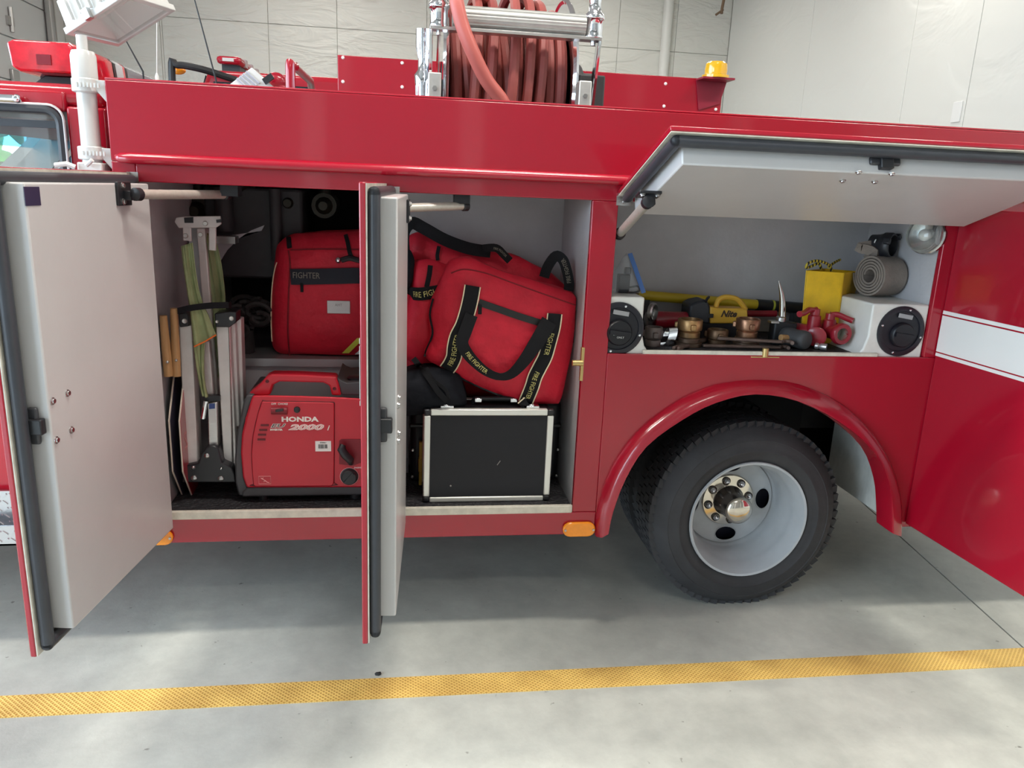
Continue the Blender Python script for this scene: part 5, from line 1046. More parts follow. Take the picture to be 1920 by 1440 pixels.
# side pocket that bulges forward at its end
spp = [(775, 500), (800, 490), (830, 495), (850, 510), (835, 560), (822, 620), (818, 680), (790, 690), (750, 665), (744, 640), (752, 600), (768, 560)]
sp = crinkle(MB().puff(outline(spp, 0.20), 0.055, 0.12, rings=8, p=2.2), 0.006, 12, 6.0)
build(gb, 'bag_body', FRED, GB, smooth=70); build(sp, 'side_pocket', FRED, GB, smooth=70); tg = bvh(gb, sp)
ob = lambda l, li=0.005, n=4: drape(tg, l, li, 0.22, n)
b1 = strap([p+V((0, -0.004, 0)) for p in ob([(766, 549), (785, 551), (805, 549), (828, 545)])], 0.021, 'band', FBLK, GB)
strap_text('FIRE FIGHTER', ob([(770, 551), (790, 553), (808, 549), (840, 541)], 0.010), 0.0, 1.0, 0.026, YGOLD, GB, sx=0.85, lift=0.004)
strap(ob([(807, 498), (805, 515), (800, 538)]), 0.008, 'pull_strap', FBLK, GB)
strap(ob([(823, 462), (820, 478), (821, 488)]), 0.006, 'pull_strap', FBLK, GB)
# long shoulder strap over the top
ss = [PY(762, 500, 0.20), PY(757, 470, 0.20), PY(757, 435, 0.21), PY(772, 418, 0.22), PY(795, 428, 0.23), PY(835, 450, 0.24), PY(880, 466, 0.24), PY(920, 472, 0.235)]
strap(smooth_path(ss, 5), [0.020]*36, 'shoulder_strap', FBLK, GB, th=0.006)
strap(smooth_path([PY(905, 466, 0.22), PY(930, 465, 0.21), PY(945, 478, 0.21), PY(956, 489, 0.215)], 5), 0.013, 'shoulder_strap', FBLK, GB)
strap_text('FIRE FIGHTER', smooth_path([PY(915, 464, 0.212), PY(935, 468, 0.204), PY(945, 477, 0.204), PY(956, 488, 0.206)], 5), 0.05, 0.95, 0.011, mat('thread_grey', (0.22, 0.20, 0.16), 0.7), GB, sx=0.8)
ls = smooth_path([PY(1020, 520, 0.19), PY(1027, 500, 0.19), PY(1042, 480, 0.19), PY(1055, 487, 0.18), PY(1062, 505, 0.17), PY(1067, 530, 0.165), PY(1066, 545, 0.16)], 5)
strap(ls, 0.017, 'carry_loop', FBLK, GB); strap_text('FIRE FIGHTER', ls[10:], 0.05, 0.95, 0.020, MATS['thread_grey'], GB, flip=True, sx=0.7)
for p0, p1 in (((738, 612), (757, 600)), ((738, 632), (750, 622))): build(MB().ribbon(ob([p0, p1], 0.008, 2), V((0, 0, 0.010)), 0.002), 'reflective_tape', HIV, GB)
bl = crinkle(MB().puff(outline([(757, 480), (768, 470), (776, 490), (774, 520), (768, 540), (756, 560), (752, 530)], 0.19), 0.03, 0.06, rings=5), 0.006, 20, 1.0); build(bl, 'buckle_flap', FBLK2, GB, smooth=70)
# black cloth bag
yk = 0.10
kb = crinkle(MB().puff(outline([(742, 720), (756, 705), (785, 695), (800, 690), (840, 693), (862, 705), (872, 730), (876, 750), (868, 762), (820, 770), (770, 778), (738, 772), (734, 745)], yk), 0.05, 0.13, rings=8, p=2.2), 0.007, 13, 9.0)
for i, p in enumerate(kb.v): kb.v[i].x = max(p.x, PIL1+0.003)
KB = empty('cloth_bag', (0.06, 0.16, 0.78), 'limp black cloth bag lying on top of the black cases', 'bag'); build(kb, 'bag_body', FBLK2, KB, smooth=70); tk = bvh(kb)
strap(drape(tk, [(775, 672), (790, 690), (805, 710), (822, 735), (838, 752)], 0.010, 0.075, 4), 0.009, 'drawstring', FBLK, KB); strap(drape(tk, [(800, 690), (812, 712), (835, 730), (842, 748)], 0.006, 0.075, 4), 0.006, 'drawstring', FBLK, KB)
# front gear bag
FB = empty('duffel_bag', (0.33, 0.18, cz1), 'bright red firefighter duffel bag with black lettered handles on the upright case', 'bag')
yf_ = 0.115
fbp = [(842, 498), (858, 488), (885, 488), (915, 500), (960, 515), (1010, 530), (1050, 542), (1080, 556), (1088, 575), (1080, 620), (1072, 660), (1062, 710), (1050, 752), (1040, 762), (1005, 762), (968, 752), (930, 738), (895, 722), (860, 706), (832, 692), (806, 678), (798, 662), (806, 640), (808, 610), (806, 580), (818, 545), (830, 520)]
fb = crinkle(MB().puff(outline(fbp, yf_), 0.045, 0.13, rings=12, p=4.0, sides=5), 0.0075, 9, 12.0)
for i, p in enumerate(fb.v): fb.v[i].x = min(p.x, 0.566); fb.v[i].z = max(p.z, cz1+0.001)
build(fb, 'bag_body', FRED, FB, smooth=70); tf = bvh(fb)
of = lambda l, li=0.005, n=5: drape(tf, l, li, 0.08, n)
build(MB().tube(of([(846, 512), (870, 505), (910, 512), (960, 530), (1010, 548), (1050, 562), (1078, 572)], 0.0005), 0.0025, 6), 'seam', MATS['seam_dark_red'], FB)
zp = strap(of([(898, 567), (930, 578), (970, 592), (1005, 603), (1022, 608)], 0.004), 0.011, 'zip', mat('zip_black', (0.012, 0.012, 0.012), 0.5), FB)
for q in of([(900, 580)], 0.010, 0): build(MB().obox(q, (0.006, 0, 0), (0, 0.003, 0), (0, 0, 0.016)), 'zip_tag', FBLK, FB, bevel=0.002)
LS = of([(886, 536), (882, 560), (876, 585), (868, 610), (858, 630), (853, 650), (851, 668), (845, 682), (838, 692)], 0.010)
strap(LS, 0.0245, 'strap', FBLK, FB, piping=(1, -1)); strap_text('FIRE FIGHTER', LS, 0.50, 0.98, 0.024, YGOLD, FB, flip=True, sx=0.80)
RS = of([(1040, 588), (1037, 612), (1030, 640), (1022, 668), (1012, 688), (1003, 706), (997, 725), (989, 745), (983, 760)], 0.010)
strap(RS, 0.0235, 'strap', FBLK, FB, piping=(1, -1)); strap_text('FIGHTER', RS, 0.16, 0.40, 0.023, YGOLD, FB, sx=0.85); strap_text('FIRE FIGHTER', RS, 0.50, 0.90, 0.022, YGOLD, FB, sx=0.80)
hl = of([(884, 590), (872, 622), (866, 642), (876, 662), (892, 680), (912, 696), (936, 705), (958, 700), (980, 678), (1000, 650), (1018, 622), (1030, 602)], 0.018)
hl = [p+V((0, -0.010*math.sin(math.pi*i/(len(hl)-1)), 0)) for i, p in enumerate(hl)]
strap(hl, [0.011+0.016*abs(math.cos(math.pi*(i/(len(hl)-1)-0.05)))*(1.0 if i > len(hl)*0.5 else 0.6) for i in range(len(hl))], 'handle', FBLK, FB, th=0.006); strap_text('FIRE FIGHTER', hl, 0.18, 0.5, 0.020, YGOLD, FB, sx=0.8)
build(MB().tube(of([(836, 690), (870, 712), (920, 735), (965, 750)], 0.002), 0.003, 6), 'piping', FBLK, FB)
build(MB().tube(of([(812, 560), (806, 590), (811, 625), (800, 655), (796, 668)], 0.003), 0.0035, 6), 'piping', FBLK, FB)
build(MB().obox(PY(1071, 630, 0.16), (0.018, 0, 0), (0, 0.02, 0), (0, 0, 0.020)), 'side_buckle', FBLK, FB, bevel=0.004)
# ================================================================== THINGS IN THE WHEEL COMPARTMENT
ZK = ZW-0.006; ZQ = ZK+0.011
# fuel-filler boxes (fixed to the truck)
def filler(x0, x1, z1, depth, cpx, cpy, rad, words, skirt):
    m = MB(); y0 = 0.012
    sk = 0.035
    # front with a flared foot on the open side
    if skirt > 0: pts = [(x0, ZK), (x1+sk, ZK), (x1+0.012, ZK+0.03), (x1, ZK+0.075), (x1, z1), (x0, z1)]
    else: pts = [(x0-sk, ZK), (x1, ZK), (x1, z1), (x0, z1), (x0, ZK+0.075), (x0-0.012, ZK+0.03)]
    B = build(MB().prism([V((a, y0, b)) for a, b in pts], (0, depth, 0)), 'filler_box', WBOX, TR, bevel=0.006, seg=3)
    q = PY(cpx, cpy, y0); c = V((q.x, y0, q.z))
    build(MB().lathe(c, (0, -1, 0), [(rad, -0.001), (rad, 0.004), (rad*0.95, 0.006), (rad*0.80, 0.006), (rad*0.78, 0.003)], 44), 'filler_bezel', mat('bezel_black', (0.012, 0.012, 0.019), 0.36), B)
    build(MB().lathe(c+V((0, -0.003, 0)), (0, 1, 0), [(rad*0.79, 0.0), (rad*0.79, 0.001), (rad*0.001, 0.0012)], 44), 'filler_cup', mat('cup_black', (0.008, 0.008, 0.014), 0.4), B)
    build(MB().lathe(c+V((0.004, -0.004, -0.012)), (0, -1, 0), [(rad*0.5, 0), (rad*0.48, 0.010), (rad*0.44, 0.014)], 30, False, True).obox(c+V((0.004, -0.021, -0.012)), V((rad*0.40, 0, -0.004)), (0, 0.006, 0), (0, 0, 0.007)), 'fuel_cap', mat('cap_black', (0.007, 0.007, 0.011), 0.4), B)
    for a in (75, 165, 255, 345): 
        p = c+V((rad*0.88*math.cos(R(a)), -0.006, rad*0.88*math.sin(R(a))))
        if x0 < p.x < x1: build(MB().lathe(p, (0, -1, 0), [(0.0042, 0), (0.0036, 0.002), (0.001, 0.003)], 10, False, True), 'screw', CHR, B)
    build(MB().obox(c+V((0.006, -0.0075, rad*0.60)), V((0.026, 0, -0.004)), (0, 0.0006, 0), V((0.001, 0, 0.007))), 'warning_label', mat('grey_label', (0.33, 0.33, 0.34), 0.5), B)
    if words:
        for k, (s_, dz) in enumerate((('DIESEL FUEL', 0.0), ('ONLY', -0.010))):
            text(s_, 'lettering', 0.009, (lambda a, b, e, dz=dz: c+V((0.006+a, -0.0195-e, -0.016+dz+b))), WHITE, B)
    return B
zr = PY(1660, 570, 0.012).z; xr0 = PY(1633, 600, 0.012).x
filler(xr0, XW1-0.002, zr, 0.27, 1688, 621, 0.086, False, -1)
zl_ = PY(1180, 557, 0.012).z; xl1 = PY(1206, 600, 0.012).x
filler(0.618, xl1, zl_, 0.20, 1158, 616, 0.086, True, 1)
mat_mesh(xl1+0.032, xr0-0.03, 0.020, 0.42, ZK, 'dark ribbed rubber mat lining the compartment above the wheel')
# ------------------------------------------------------------------ zip bag with charger
ZB = empty('zip_bag', (0.70, 0.12, zl_), 'clear zip bag with a blue closure holding a black charger on the filler box', 'bag')
yz = 0.10
poly = smooth_path([PY(a, b, yz) for a, b in ((1146, 549), (1147, 520), (1160, 500), (1176, 476), (1186, 500), (1197, 530), (1205, 550))], 3)
zs = MB().puff(poly, 0.010, 0.02, rings=4); 
for i, p in enumerate(zs.v): zs.v[i].z = max(p.z, zl_+0.0005); zs.v[i].x = max(p.x, 0.622)
build(zs, 'plastic_film', glass('poly_film', (0.88, 0.90, 0.92), 0.88, 0.15), ZB, smooth=60)
build(MB().ribbon(smooth_path([PY(1181, 475, yz-0.006), PY(1191, 503, yz-0.012), PY(1202, 535, yz-0.014), PY(1207, 549, yz-0.010)], 4), V((0.007, 0, 0.002)), 0.003), 'blue_closure', mat('zip_blue', (0.05, 0.13, 0.36), 0.35), ZB)
q = PY(1169, 535, yz+0.01); build(MB().box(q.x-0.02, q.x+0.018, yz-0.004, yz+0.028, zl_+0.001, zl_+0.062).box(q.x+0.0, q.x+0.02, yz, yz+0.02, zl_+0.062, zl_+0.085), 'charger', mat('charger', (0.018, 0.020, 0.030), 0.45), ZB, bevel=0.004)
build(MB().tube(smooth_path([V((q.x+0.018, yz, zl_+0.02)), V((q.x+0.045, yz, zl_+0.024)), V((q.x+0.052, yz, zl_+0.010)), V((q.x+0.035, yz, zl_+0.004)), V((q.x+0.01, yz-0.006, zl_+0.005))], 5), 0.003, 8), 'cable', BLK, ZB)
# ------------------------------------------------------------------ yellow pole along the back
yp = 0.385; PL = empty('pike_pole', (1.1, yp, ZQ), 'yellow pole with a black grip lying along the back wall', 'pole')
a, b, c, d = PY(1195, 553, yp), PY(1418, 571, yp), PY(1446, 573, yp), PY(1520, 579, yp); z0 = 0
build(MB().cyl(a, b, 0.0185, n=16), 'pole_shaft', mat('pole_yellow', (0.58, 0.42, 0.02), 0.4), PL); build(MB().cyl(b, d, 0.021, n=16), 'grip', BLK, PL); build(MB().cyl(c, c+(d-c)*0.05, 0.0216, n=16), 'grip_ring', mat('ring_yellow', (0.45, 0.46, 0.05), 0.5), PL)
for x_, z_ in ((a.x+0.03, a.z), (d.x-0.06, d.z)): build(MB().box(x_-0.015, x_+0.015, yp-0.015, yp+0.015, ZQ, z_-0.016), 'pole_rest', DARK, PL)
# second, red pole section lower in front of it
a, b = PY(1400, 583, 0.35), PY(1452, 586, 0.35); build(MB().cyl(PY(1330, 588, 0.36), PY(1455, 588, 0.345), 0.012, n=14), 'red_bar', mat('bar_red', (0.26, 0.01, 0.02), 0.4), PL)
# ------------------------------------------------------------------ small extinguisher lying down
EX = empty('fire_extinguisher', (0.9, 0.28, ZQ), 'small red extinguisher lying behind the brass couplings', 'extinguisher')
XR_ = mat('extinguisher_red', (0.28, 0.008, 0.022), 0.28, coat=0.4); a = PY(1226, 588, 0.27); b = PY(1312, 584, 0.27); dd = (b-a).normalized(); rr = 0.030; a.z = b.z = ZQ+0.034+rr
build(MB().lathe(a, b-a, [(0.012, 0), (0.026, 0.004), (rr, 0.016), (rr, (b-a).length-0.01), (rr*0.7, (b-a).length)], 24, True, True), 'cylinder', XR_, EX)
build(MB().lathe(a-dd*0.03, dd, [(0.020, 0), (0.027, 0.004), (0.028, 0.018), (0.016, 0.03)], 22, True), 'neck', STEEL, EX); build(MB().box(a.x+0.02, b.x-0.02, 0.25, 0.29, ZQ, ZQ+0.036), 'cradle', DARK, EX)
build(MB().lathe(PY(1219, 585, 0.235), (0.75, -0.65, 0), [(0.030, 0), (0.034, 0.004), (0.034, 0.014), (0.028, 0.018)], 26, True), 'base_ring', STEEL, EX)
# ------------------------------------------------------------------ yellow hand lamp
HL = empty('hand_lamp', (1.02, 0.22, ZQ), 'yellow box lamp with carry handle and black lens hood', 'lamp'); yh = 0.245; YL = mat('lamp_yellow', (0.70, 0.40, 0.045), 0.42)
zb0 = ZQ+0.001
bp = [(1331, 607), (1331, 575), (1342, 566), (1352, 556), (1362, 553), (1382, 556), (1393, 566), (1402, 580), (1404, 607)]
hp_ = [(1345, 572), (1352, 563), (1362, 560), (1378, 562), (1385, 570), (1388, 577), (1360, 576)]
zz = min(PY(a, b, yh).z for a, b in bp)
def drop(p): return V((p.x, p.y, p.z))
m = MB(); P_ = [PY(a, b, yh) for a, b in bp]; Hh = [PY(a, b, yh) for a, b in hp_]
m.prism([P_[0], P_[1], PY(1345, 578, yh), PY(1390, 579, yh), P_[7], P_[8]], (0, 0.07, 0))
build(m, 'lamp_body', YL, HL, bevel=0.006); build(MB().tube(smooth_path([PY(1342, 576, yh+0.03), PY(1347, 563, yh+0.03), PY(1360, 557, yh+0.03), PY(1380, 560, yh+0.03), PY(1391, 570, yh+0.03), PY(1398, 581, yh+0.03)], 5), 0.0095, 10), 'lamp_handle', YL, HL)
hd = [(1291, 604), (1294, 572), (1306, 566), (1326, 562), (1332, 575), (1332, 608)]; build(MB().prism([PY(a, b, yh-0.005) for a, b in hd], (0, 0.09, 0)), 'lamp_head', mat('lamp_head', (0.022, 0.024, 0.030), 0.45), HL, bevel=0.008); build(MB().tube([PY(1323, 566, yh-0.008), PY(1326, 560, yh), PY(1329, 557, yh+0.02)], 0.005, 8), 'lamp_clip', BLK, HL)
build(MB().obox(PY(1331, 592, yh-0.004), (0.012, 0, 0), (0, 0.003, 0), (0, 0, 0.007)), 'lamp_switch', BLK, HL); q = PY(1366, 589, yh-0.0005); text('Nite', 'lettering', 0.032, lambda a, b, e: V((q.x+a, q.y-e, q.z+b)), mat('brush_black', (0.05, 0.03, 0.02), 0.6), HL, shear=0.35, bold=0.0012)
build(MB().box(P_[0].x-0.04, P_[8].x-0.01, yh+0.005, yh+0.065, ZQ, zz+0.001), 'lamp_foot', BLK, HL)
# ------------------------------------------------------------------ hose couplings
def coupling(px, py, y, r, h, mt, lab, lugs=3, tilt=(0, 0, 1), base=None):
    q = PY(px, py, y); z = ZQ if base is None else base; t = empty('hose_coupling', (q.x, y, z), lab, 'coupling'); o = V((q.x, y, z))
    build(MB().lathe(o, tilt, [(r*0.72, 0), (r*0.86, 0.001), (r*0.88, h*0.28), (r*0.80, h*0.34), (r*0.98, h*0.42), (r, h*0.5), (r, h*0.95), (r*0.94, h), (r*0.80, h), (r*0.78, h*0.55), (r*0.60, h*0.5), (r*0.58, 0)], 32), 'coupling_body', mt, t, smooth=40)
    build(MB().lathe(o, tilt, [(r*0.79, h*0.56), (r*0.60, h*0.5), (r*0.2, h*0.48), (0.001, h*0.48)], 24), 'gasket', RUB, t)
    for k in range(lugs):
        a = R(k*360/lugs+25); build(MB().obox(o+V((math.cos(a)*r*1.04, math.sin(a)*r*1.04, h*0.62)), V((math.cos(a)*0.008, math.sin(a)*0.008, 0)), V((-math.sin(a)*0.009, math.cos(a)*0.009, 0)), V((0, 0, 0.010))), 'lug', mt, t, bevel=0.003)
    return t
def adapter(px, py, y, r, h, lab):
    q = PY(px, py, y); o = V((q.x, y, ZQ)); build(MB().lathe(o, (0, 0, 1), [(r*0.7, 0), (r, 0.001), (r, h*0.45), (r*0.86, h*0.5), (r*0.86, h*0.9), (r*0.8, h), (r*0.6, h), (r*0.6, h*0.5), (0.001, h*0.5)], 28, True), 'hose_adapter', mat('adapter_bronze', (0.15, 0.10, 0.07), 0.42, 0.75, var=0.3, vscale=20), label=lab, cat='adapter')
adapter(1291, 636, 0.125, 0.046, 0.030, 'dark bronze ring adapter underneath the wide brass coupling')
adapter(1400, 628, 0.135, 0.046, 0.032, 'dark bronze ring adapter underneath the copper-toned coupling')
coupling(1291, 636, 0.125, 0.042, 0.062, BRASS, 'wide brass hose coupling standing in front of the yellow lamp', base=ZQ+0.0305)
coupling(1346, 622, 0.16, 0.036, 0.052, mat('dull_brass', (0.20, 0.12, 0.07), 0.45, 0.7, var=0.3, vscale=20), 'low dull brass coupling between two taller couplings')
coupling(1400, 628, 0.135, 0.041, 0.064, mat('copper_brass', (0.36, 0.19, 0.11), 0.35, 0.85, var=0.3, vscale=16, col2=(0.14, 0.07, 0.05)), 'copper-toned coupling standing beside the steel spike tool', base=ZQ+0.0325)
coupling(1224, 642, 0.11, 0.030, 0.066, mat('grimy_steel', (0.16, 0.13, 0.12), 0.45, 0.6, var=0.3, vscale=20), 'grimy dark coupling beside the diesel filler box')
# chrome band clamp
q = PY(1253, 612, 0.115); BC_ = MB(); pts = [V((q.x+0.018*math.sin(t*0.7), 0.115+0.010*math.cos(t), ZQ+0.032+0.030*math.sin(t))) for t in [k*0.42 for k in range(14)]]
build(MB().ribbon(pts, V((0.013, -0.004, 0.002)), 0.003), 'band_clamp', CHR, label='shiny crumpled chrome band standing next to the wide brass coupling', cat='clamp')
# ------------------------------------------------------------------ spanners on the mat
def spanner(p0, p1, z, jaw, name, lab, w=0.009, hook=True):
    a, b = PZ(*p0, z), PZ(*p1, z); d = (b-a).normalized(); s_ = V((-d.y, d.x, 0)); t = empty(name, ((a.x+b.x)/2, (a.y+b.y)/2, z-0.006), lab, 'spanner')
    build(MB().obox((a+b)/2, (b-a)/2, s_*w, V((0, 0, 0.005))), 'handle', RUST, t, bevel=0.003)
    if hook: pts = [b, b+d*jaw*0.5+s_*jaw*0.55, b+d*jaw*1.1+s_*jaw*0.45, b+d*jaw*1.35-s_*jaw*0.1, b+d*jaw*1.2-s_*jaw*0.5]; build(MB().tube(smooth_path(pts, 4), 0.0065, 8), 'hook_jaw', RUST, t)
    else: build(MB().obox(b+d*jaw*0.3+s_*jaw*0.35, d*jaw*0.55, s_*jaw*0.25, V((0, 0, 0.006))).obox(b+d*jaw*0.3-s_*jaw*0.35, d*jaw*0.55, s_*jaw*0.25, V((0, 0, 0.006))).obox(b-d*jaw*0.2, d*jaw*0.25, s_*jaw*0.6, V((0, 0, 0.006))), 'open_jaw', RUST, t, bevel=0.003)
    return t
spanner((1345, 634), (1466, 641), ZQ+0.030, 0.026, 'hook_spanner', 'rusty hook spanner with its curved jaw reaching past the mallet')
spanner((1318, 648), (1462, 651), ZQ+0.007, 0.022, 'hook_spanner', 'rusty hook spanner lying flat under the other spanner')
spanner((1330, 634), (1272, 652), ZQ+0.008, 0.024, 'open_spanner', 'brown open-ended spanner in front of the wide brass coupling', 0.012, False)
# ------------------------------------------------------------------ spike tool
sk = empty('spike_tool', (1.42, 0.2, ZQ), 'dark forcible entry tool head with a polished curved spike pointing up', 'tool'); ys_ = 0.17
sp_ = [PY(1466, 597, ys_), PY(1467, 575, ys_), PY(1466, 555, ys_), PY(1463, 540, ys_), PY(1460, 526, ys_)]
build(MB().tube(smooth_path(sp_, 4), [0.0125-0.0115*(i/16)**1.6 for i in range(17)], 12), 'spike', mat('polished_steel', (0.60, 0.58, 0.55), 0.18, 1.0), sk); build(MB().lathe(PY(1464, 600, ys_), (0, 0, 1), [(0.012, -0.01), (0.017, -0.004), (0.017, 0.010), (0.012, 0.014)], 16, True, True), 'collar', STEEL, sk)
q = PY(1466, 604, ys_); build(MB().box(q.x-0.035, q.x+0.05, ys_-0.02, ys_+0.025, ZQ, q.z+0.002), 'tool_head', mat('tool_black', (0.025, 0.027, 0.030), 0.5, 0.4), sk, bevel=0.006); build(MB().box(q.x-0.05, q.x-0.02, ys_-0.022, ys_+0.01, q.z-0.002, q.z+0.006), 'adze', STEEL, sk, bevel=0.001)
# ------------------------------------------------------------------ rubber mallet
mx_ = PY(1512, 625, 0.075); ML = empty('mallet', (mx_.x, 0.11, ZQ), 'dark grey rubber mallet head lying beside the red valve', 'mallet'); MLR = mat('mallet_rubber', (0.055, 0.055, 0.058), 0.65, var=0.25, vscale=30)
ca = V((mx_.x, 0.062, ZQ+0.034)); cb = V((mx_.x-0.04, 0.16, ZQ+0.034)); build(MB().lathe(ca, cb-ca, [(0.024, 0), (0.031, 0.005), (0.033, 0.02), (0.031, 0.045), (0.033, 0.07), (0.030, 0.10), (0.024, 0.105)], 26, True, True), 'mallet_head', MLR, ML, smooth=50)
build(MB().cyl(ca.lerp(cb, 0.5)+V((-0.02, 0, 0)), ca.lerp(cb, 0.5)+V((-0.06, -0.015, 0.004)), 0.011, n=12), 'mallet_handle', WOOD, ML)
# nozzle tip
a, b = PZ(1527, 648, ZQ+0.012), PZ(1550, 651, ZQ+0.012); build(MB().lathe(a, b-a, [(0.007, 0), (0.011, 0.003), (0.011, 0.012), (0.008, 0.016), (0.012, 0.022), (0.012, (b-a).length)], 16, True, True), 'hose_fitting', mat('scuffed_alu', (0.62, 0.58, 0.57), 0.35, 0.8, var=0.2, vscale=60), label='small scuffed aluminium hose fitting lying in front of the mallet', cat='fitting')
# ------------------------------------------------------------------ red gated wye
WY = empty('gated_wye', (1.58, 0.17, ZQ), 'red gated wye valve with two lever handles and open outlet', 'valve'); WR = mat('valve_red', (0.30, 0.010, 0.022), 0.36, coat=0.3, var=0.1, vscale=8); yw = 0.12
oc = PY(1576, 626, 0.085); oc.z = max(oc.z, ZQ+0.040); nc = PY(1528, 612, 0.13); dv = V((0.12, -1, 0)).normalized()
build(MB().lathe(oc+dv*0.012, -dv, [(0.021, 0.02), (0.022, 0.0), (0.034, -0.002), (0.038, 0.004), (0.038, 0.016), (0.034, 0.022), (0.027, 0.026), (0.026, 0.07), (0.03, 0.09)], 30), 'outlet_ring', WR, WY, smooth=45); build(MB().lathe(oc+dv*0.010, -dv, [(0.022, 0.0), (0.020, 0.035), (0.001, 0.036)], 24), 'outlet_bore', mat('bore_grey', (0.28, 0.27, 0.22), 0.5), WY)
w0 = V((oc.x-0.004, oc.y+0.075, oc.z+0.004)); w1_ = V((nc.x, 0.16, ZQ+0.045)); build(MB().tube(smooth_path([w0+V((0, -0.02, 0)), w0, w0.lerp(w1_, 0.5)+V((0, 0.03, 0)), w1_, w1_+V((-0.03, 0.05, -0.004))], 4), 0.031, 16), 'valve_body', WR, WY, smooth=60)
b1_ = V((w1_.x, 0.12, w1_.z)); build(MB().lathe(V((b1_.x, 0.112, ZQ+0.042)), (-0.5, -0.8, 0), [(0.03, -0.03), (0.030, 0.0), (0.034, 0.004), (0.034, 0.014), (0.026, 0.018)], 24, False, True), 'second_outlet', WR, WY)
for c_, sgn, px in ((V((nc.x+0.002, 0.145, 0)), -1, 0), (V((oc.x-0.012, oc.y+0.06, 0)), 1, 0)):
    zt_ = PY(1537, 592, 0.145).z if sgn < 0 else PY(1565, 600, 0.15).z
    build(MB().lathe(V((c_.x, c_.y, ZQ+0.05)), (0, 0, 1), [(0.022, 0), (0.022, zt_-ZQ-0.05), (0.017, zt_-ZQ-0.046), (0.016, zt_-ZQ-0.026)], 20, True, True), 'bonnet', WR, WY)
    t0 = V((c_.x, c_.y, zt_+0.018)); pts = [t0, t0+V((0.03*sgn, -0.012, 0.004)), t0+V((0.055*sgn, -0.03, -0.004)), t0+V((0.085*sgn, -0.05, -0.006))] if sgn < 0 else [t0, t0+V((0.02, -0.012, 0.004)), t0+V((0.045, -0.03, -0.006)), t0+V((0.062, -0.04, -0.012))]
    build(MB().tube(smooth_path(pts, 4), [0.014]+[0.010]*11+[0.011], 10), 'lever', WR, WY)
# ------------------------------------------------------------------ yellow box with rope
YB_ = empty('yellow_wedge_box', (1.52, 0.28, ZQ), 'open yellow plastic box with a black and yellow rope loop', 'box'); YP = mat('box_yellow', (0.84, 0.52, 0.015), 0.45, var=0.18, vscale=14)
y0 = 0.20; fl = [PY(a, b, y0) for a, b in ((1513, 507), (1581, 511))]; bl_ = [PY(1506, 590, y0), PY(1570, 597, y0)]; zlow = ZQ
def ext(p, q_):  # run the edge down to the mat
    k = (zlow-p.z)/(q_.z-p.z); return p+(q_-p)*k
f0, f1 = fl; g0, g1 = ext(fl[0], bl_[0]), ext(fl[1], bl_[1]); bk = V((0.035, 0.135, 0)); h1 = PY(1611, 509, y0+0.13); h0 = f0+(h1-f1)*0.92+V((0.006, 0, 0.004)); k1 = V((g1.x+(h1.x-f1.x)*0.75, h1.y-0.01, zlow)); k0 = g0+(k1-g1)*0.95
def panel(a, b, c, d, name):
    n_ = (b-a).cross(d-a).normalized()*0.004; build(MB().prism([a, b, c, d], n_), name, YP, YB_, bevel=0.0015)
panel(g0, g1, f1, f0, 'front_side'); panel(g1, k1, h1, f1, 'end_side'); panel(k1, k0, h0, h1, 'back_side'); panel(k0, g0, f0, h0, 'end_side'); panel(g0+V((0, 0, 0.002)), g1+V((0, 0, 0.002)), k1+V((0, 0, 0.002)), k0+V((0, 0, 0.002)), 'box_bottom')
RPM, nt, bs = node_mat('black_yellow_rope'); _w = nt.nodes.new('ShaderNodeTexWave'); _w.inputs['Scale'].default_value = 22; _g = nt.nodes.new('ShaderNodeNewGeometry'); _r = nt.nodes.new('ShaderNodeValToRGB'); _r.color_ramp.interpolation = 'CONSTANT'; _r.color_ramp.elements[0].color = (0.01, 0.01, 0.01, 1); _r.color_ramp.elements[1].position = 0.45; _r.color_ramp.elements[1].color = (0.55, 0.42, 0.04, 1)
nt.links.new(_g.outputs['Position'], _w.inputs['Vector']); nt.links.new(_w.outputs['Fac'], _r.inputs[0]); nt.links.new(_r.outputs[0], bs.inputs['Base Color']); bs.inputs['Roughness'].default_value = 0.7
build(MB().tube(smooth_path([PY(1559, 515, y0+0.04), PY(1557, 500, y0+0.02), PY(1545, 492, y0), PY(1530, 489, y0-0.01), PY(1515, 494, y0-0.02), PY(1512, 502, y0-0.012), PY(1522, 499, y0), PY(1535, 494, y0+0.01), PY(1540, 505, y0+0.03)], 6), 0.0048, 8), 'rope_loop', RPM, YB_); build(MB().tube(smooth_path([PY(1553, 501, y0+0.03), PY(1565, 492, y0+0.06), PY(1575, 487, y0+0.09)], 4), 0.0045, 8), 'rope_end', RPM, YB_)
# ------------------------------------------------------------------ rolled hose with black coupling
RH = empty('rolled_hose', (1.68, 0.22, zr), 'rolled grey-brown canvas fire hose with a black coupling lying on the filler box', 'hose'); CV = mat('canvas_hose', (0.25, 0.21, 0.18), 0.85, var=0.25, vscale=10, bump=0.0012, bscale=160)
rc_ = PY(1655, 520, 0.19); RR = 0.076; zc_ = zr+RR+0.001; ax_ = V((0.97, 0.24, 0)); ex_ = V((-0.24, 0.97, 0)); pc_ = V((rc_.x-0.004, 0.20, zc_)); hw_ = 0.052; pts = []
NT = 150; TT = 2*math.pi*5.0
for k in range(NT+1):
    t = TT*k/NT; r_ = 0.022+(RR-0.004-0.022)*k/NT; pts.append(pc_+ex_*(r_*math.cos(t))+V((0, 0, r_*math.sin(t))))
build(MB().ribbon(pts, ax_*hw_, 0.0072), 'hose_roll', CV, RH, smooth=60)
cc = PY(1672, 461, 0.20); tl0 = pc_+V((0, 0.02, RR+0.006))
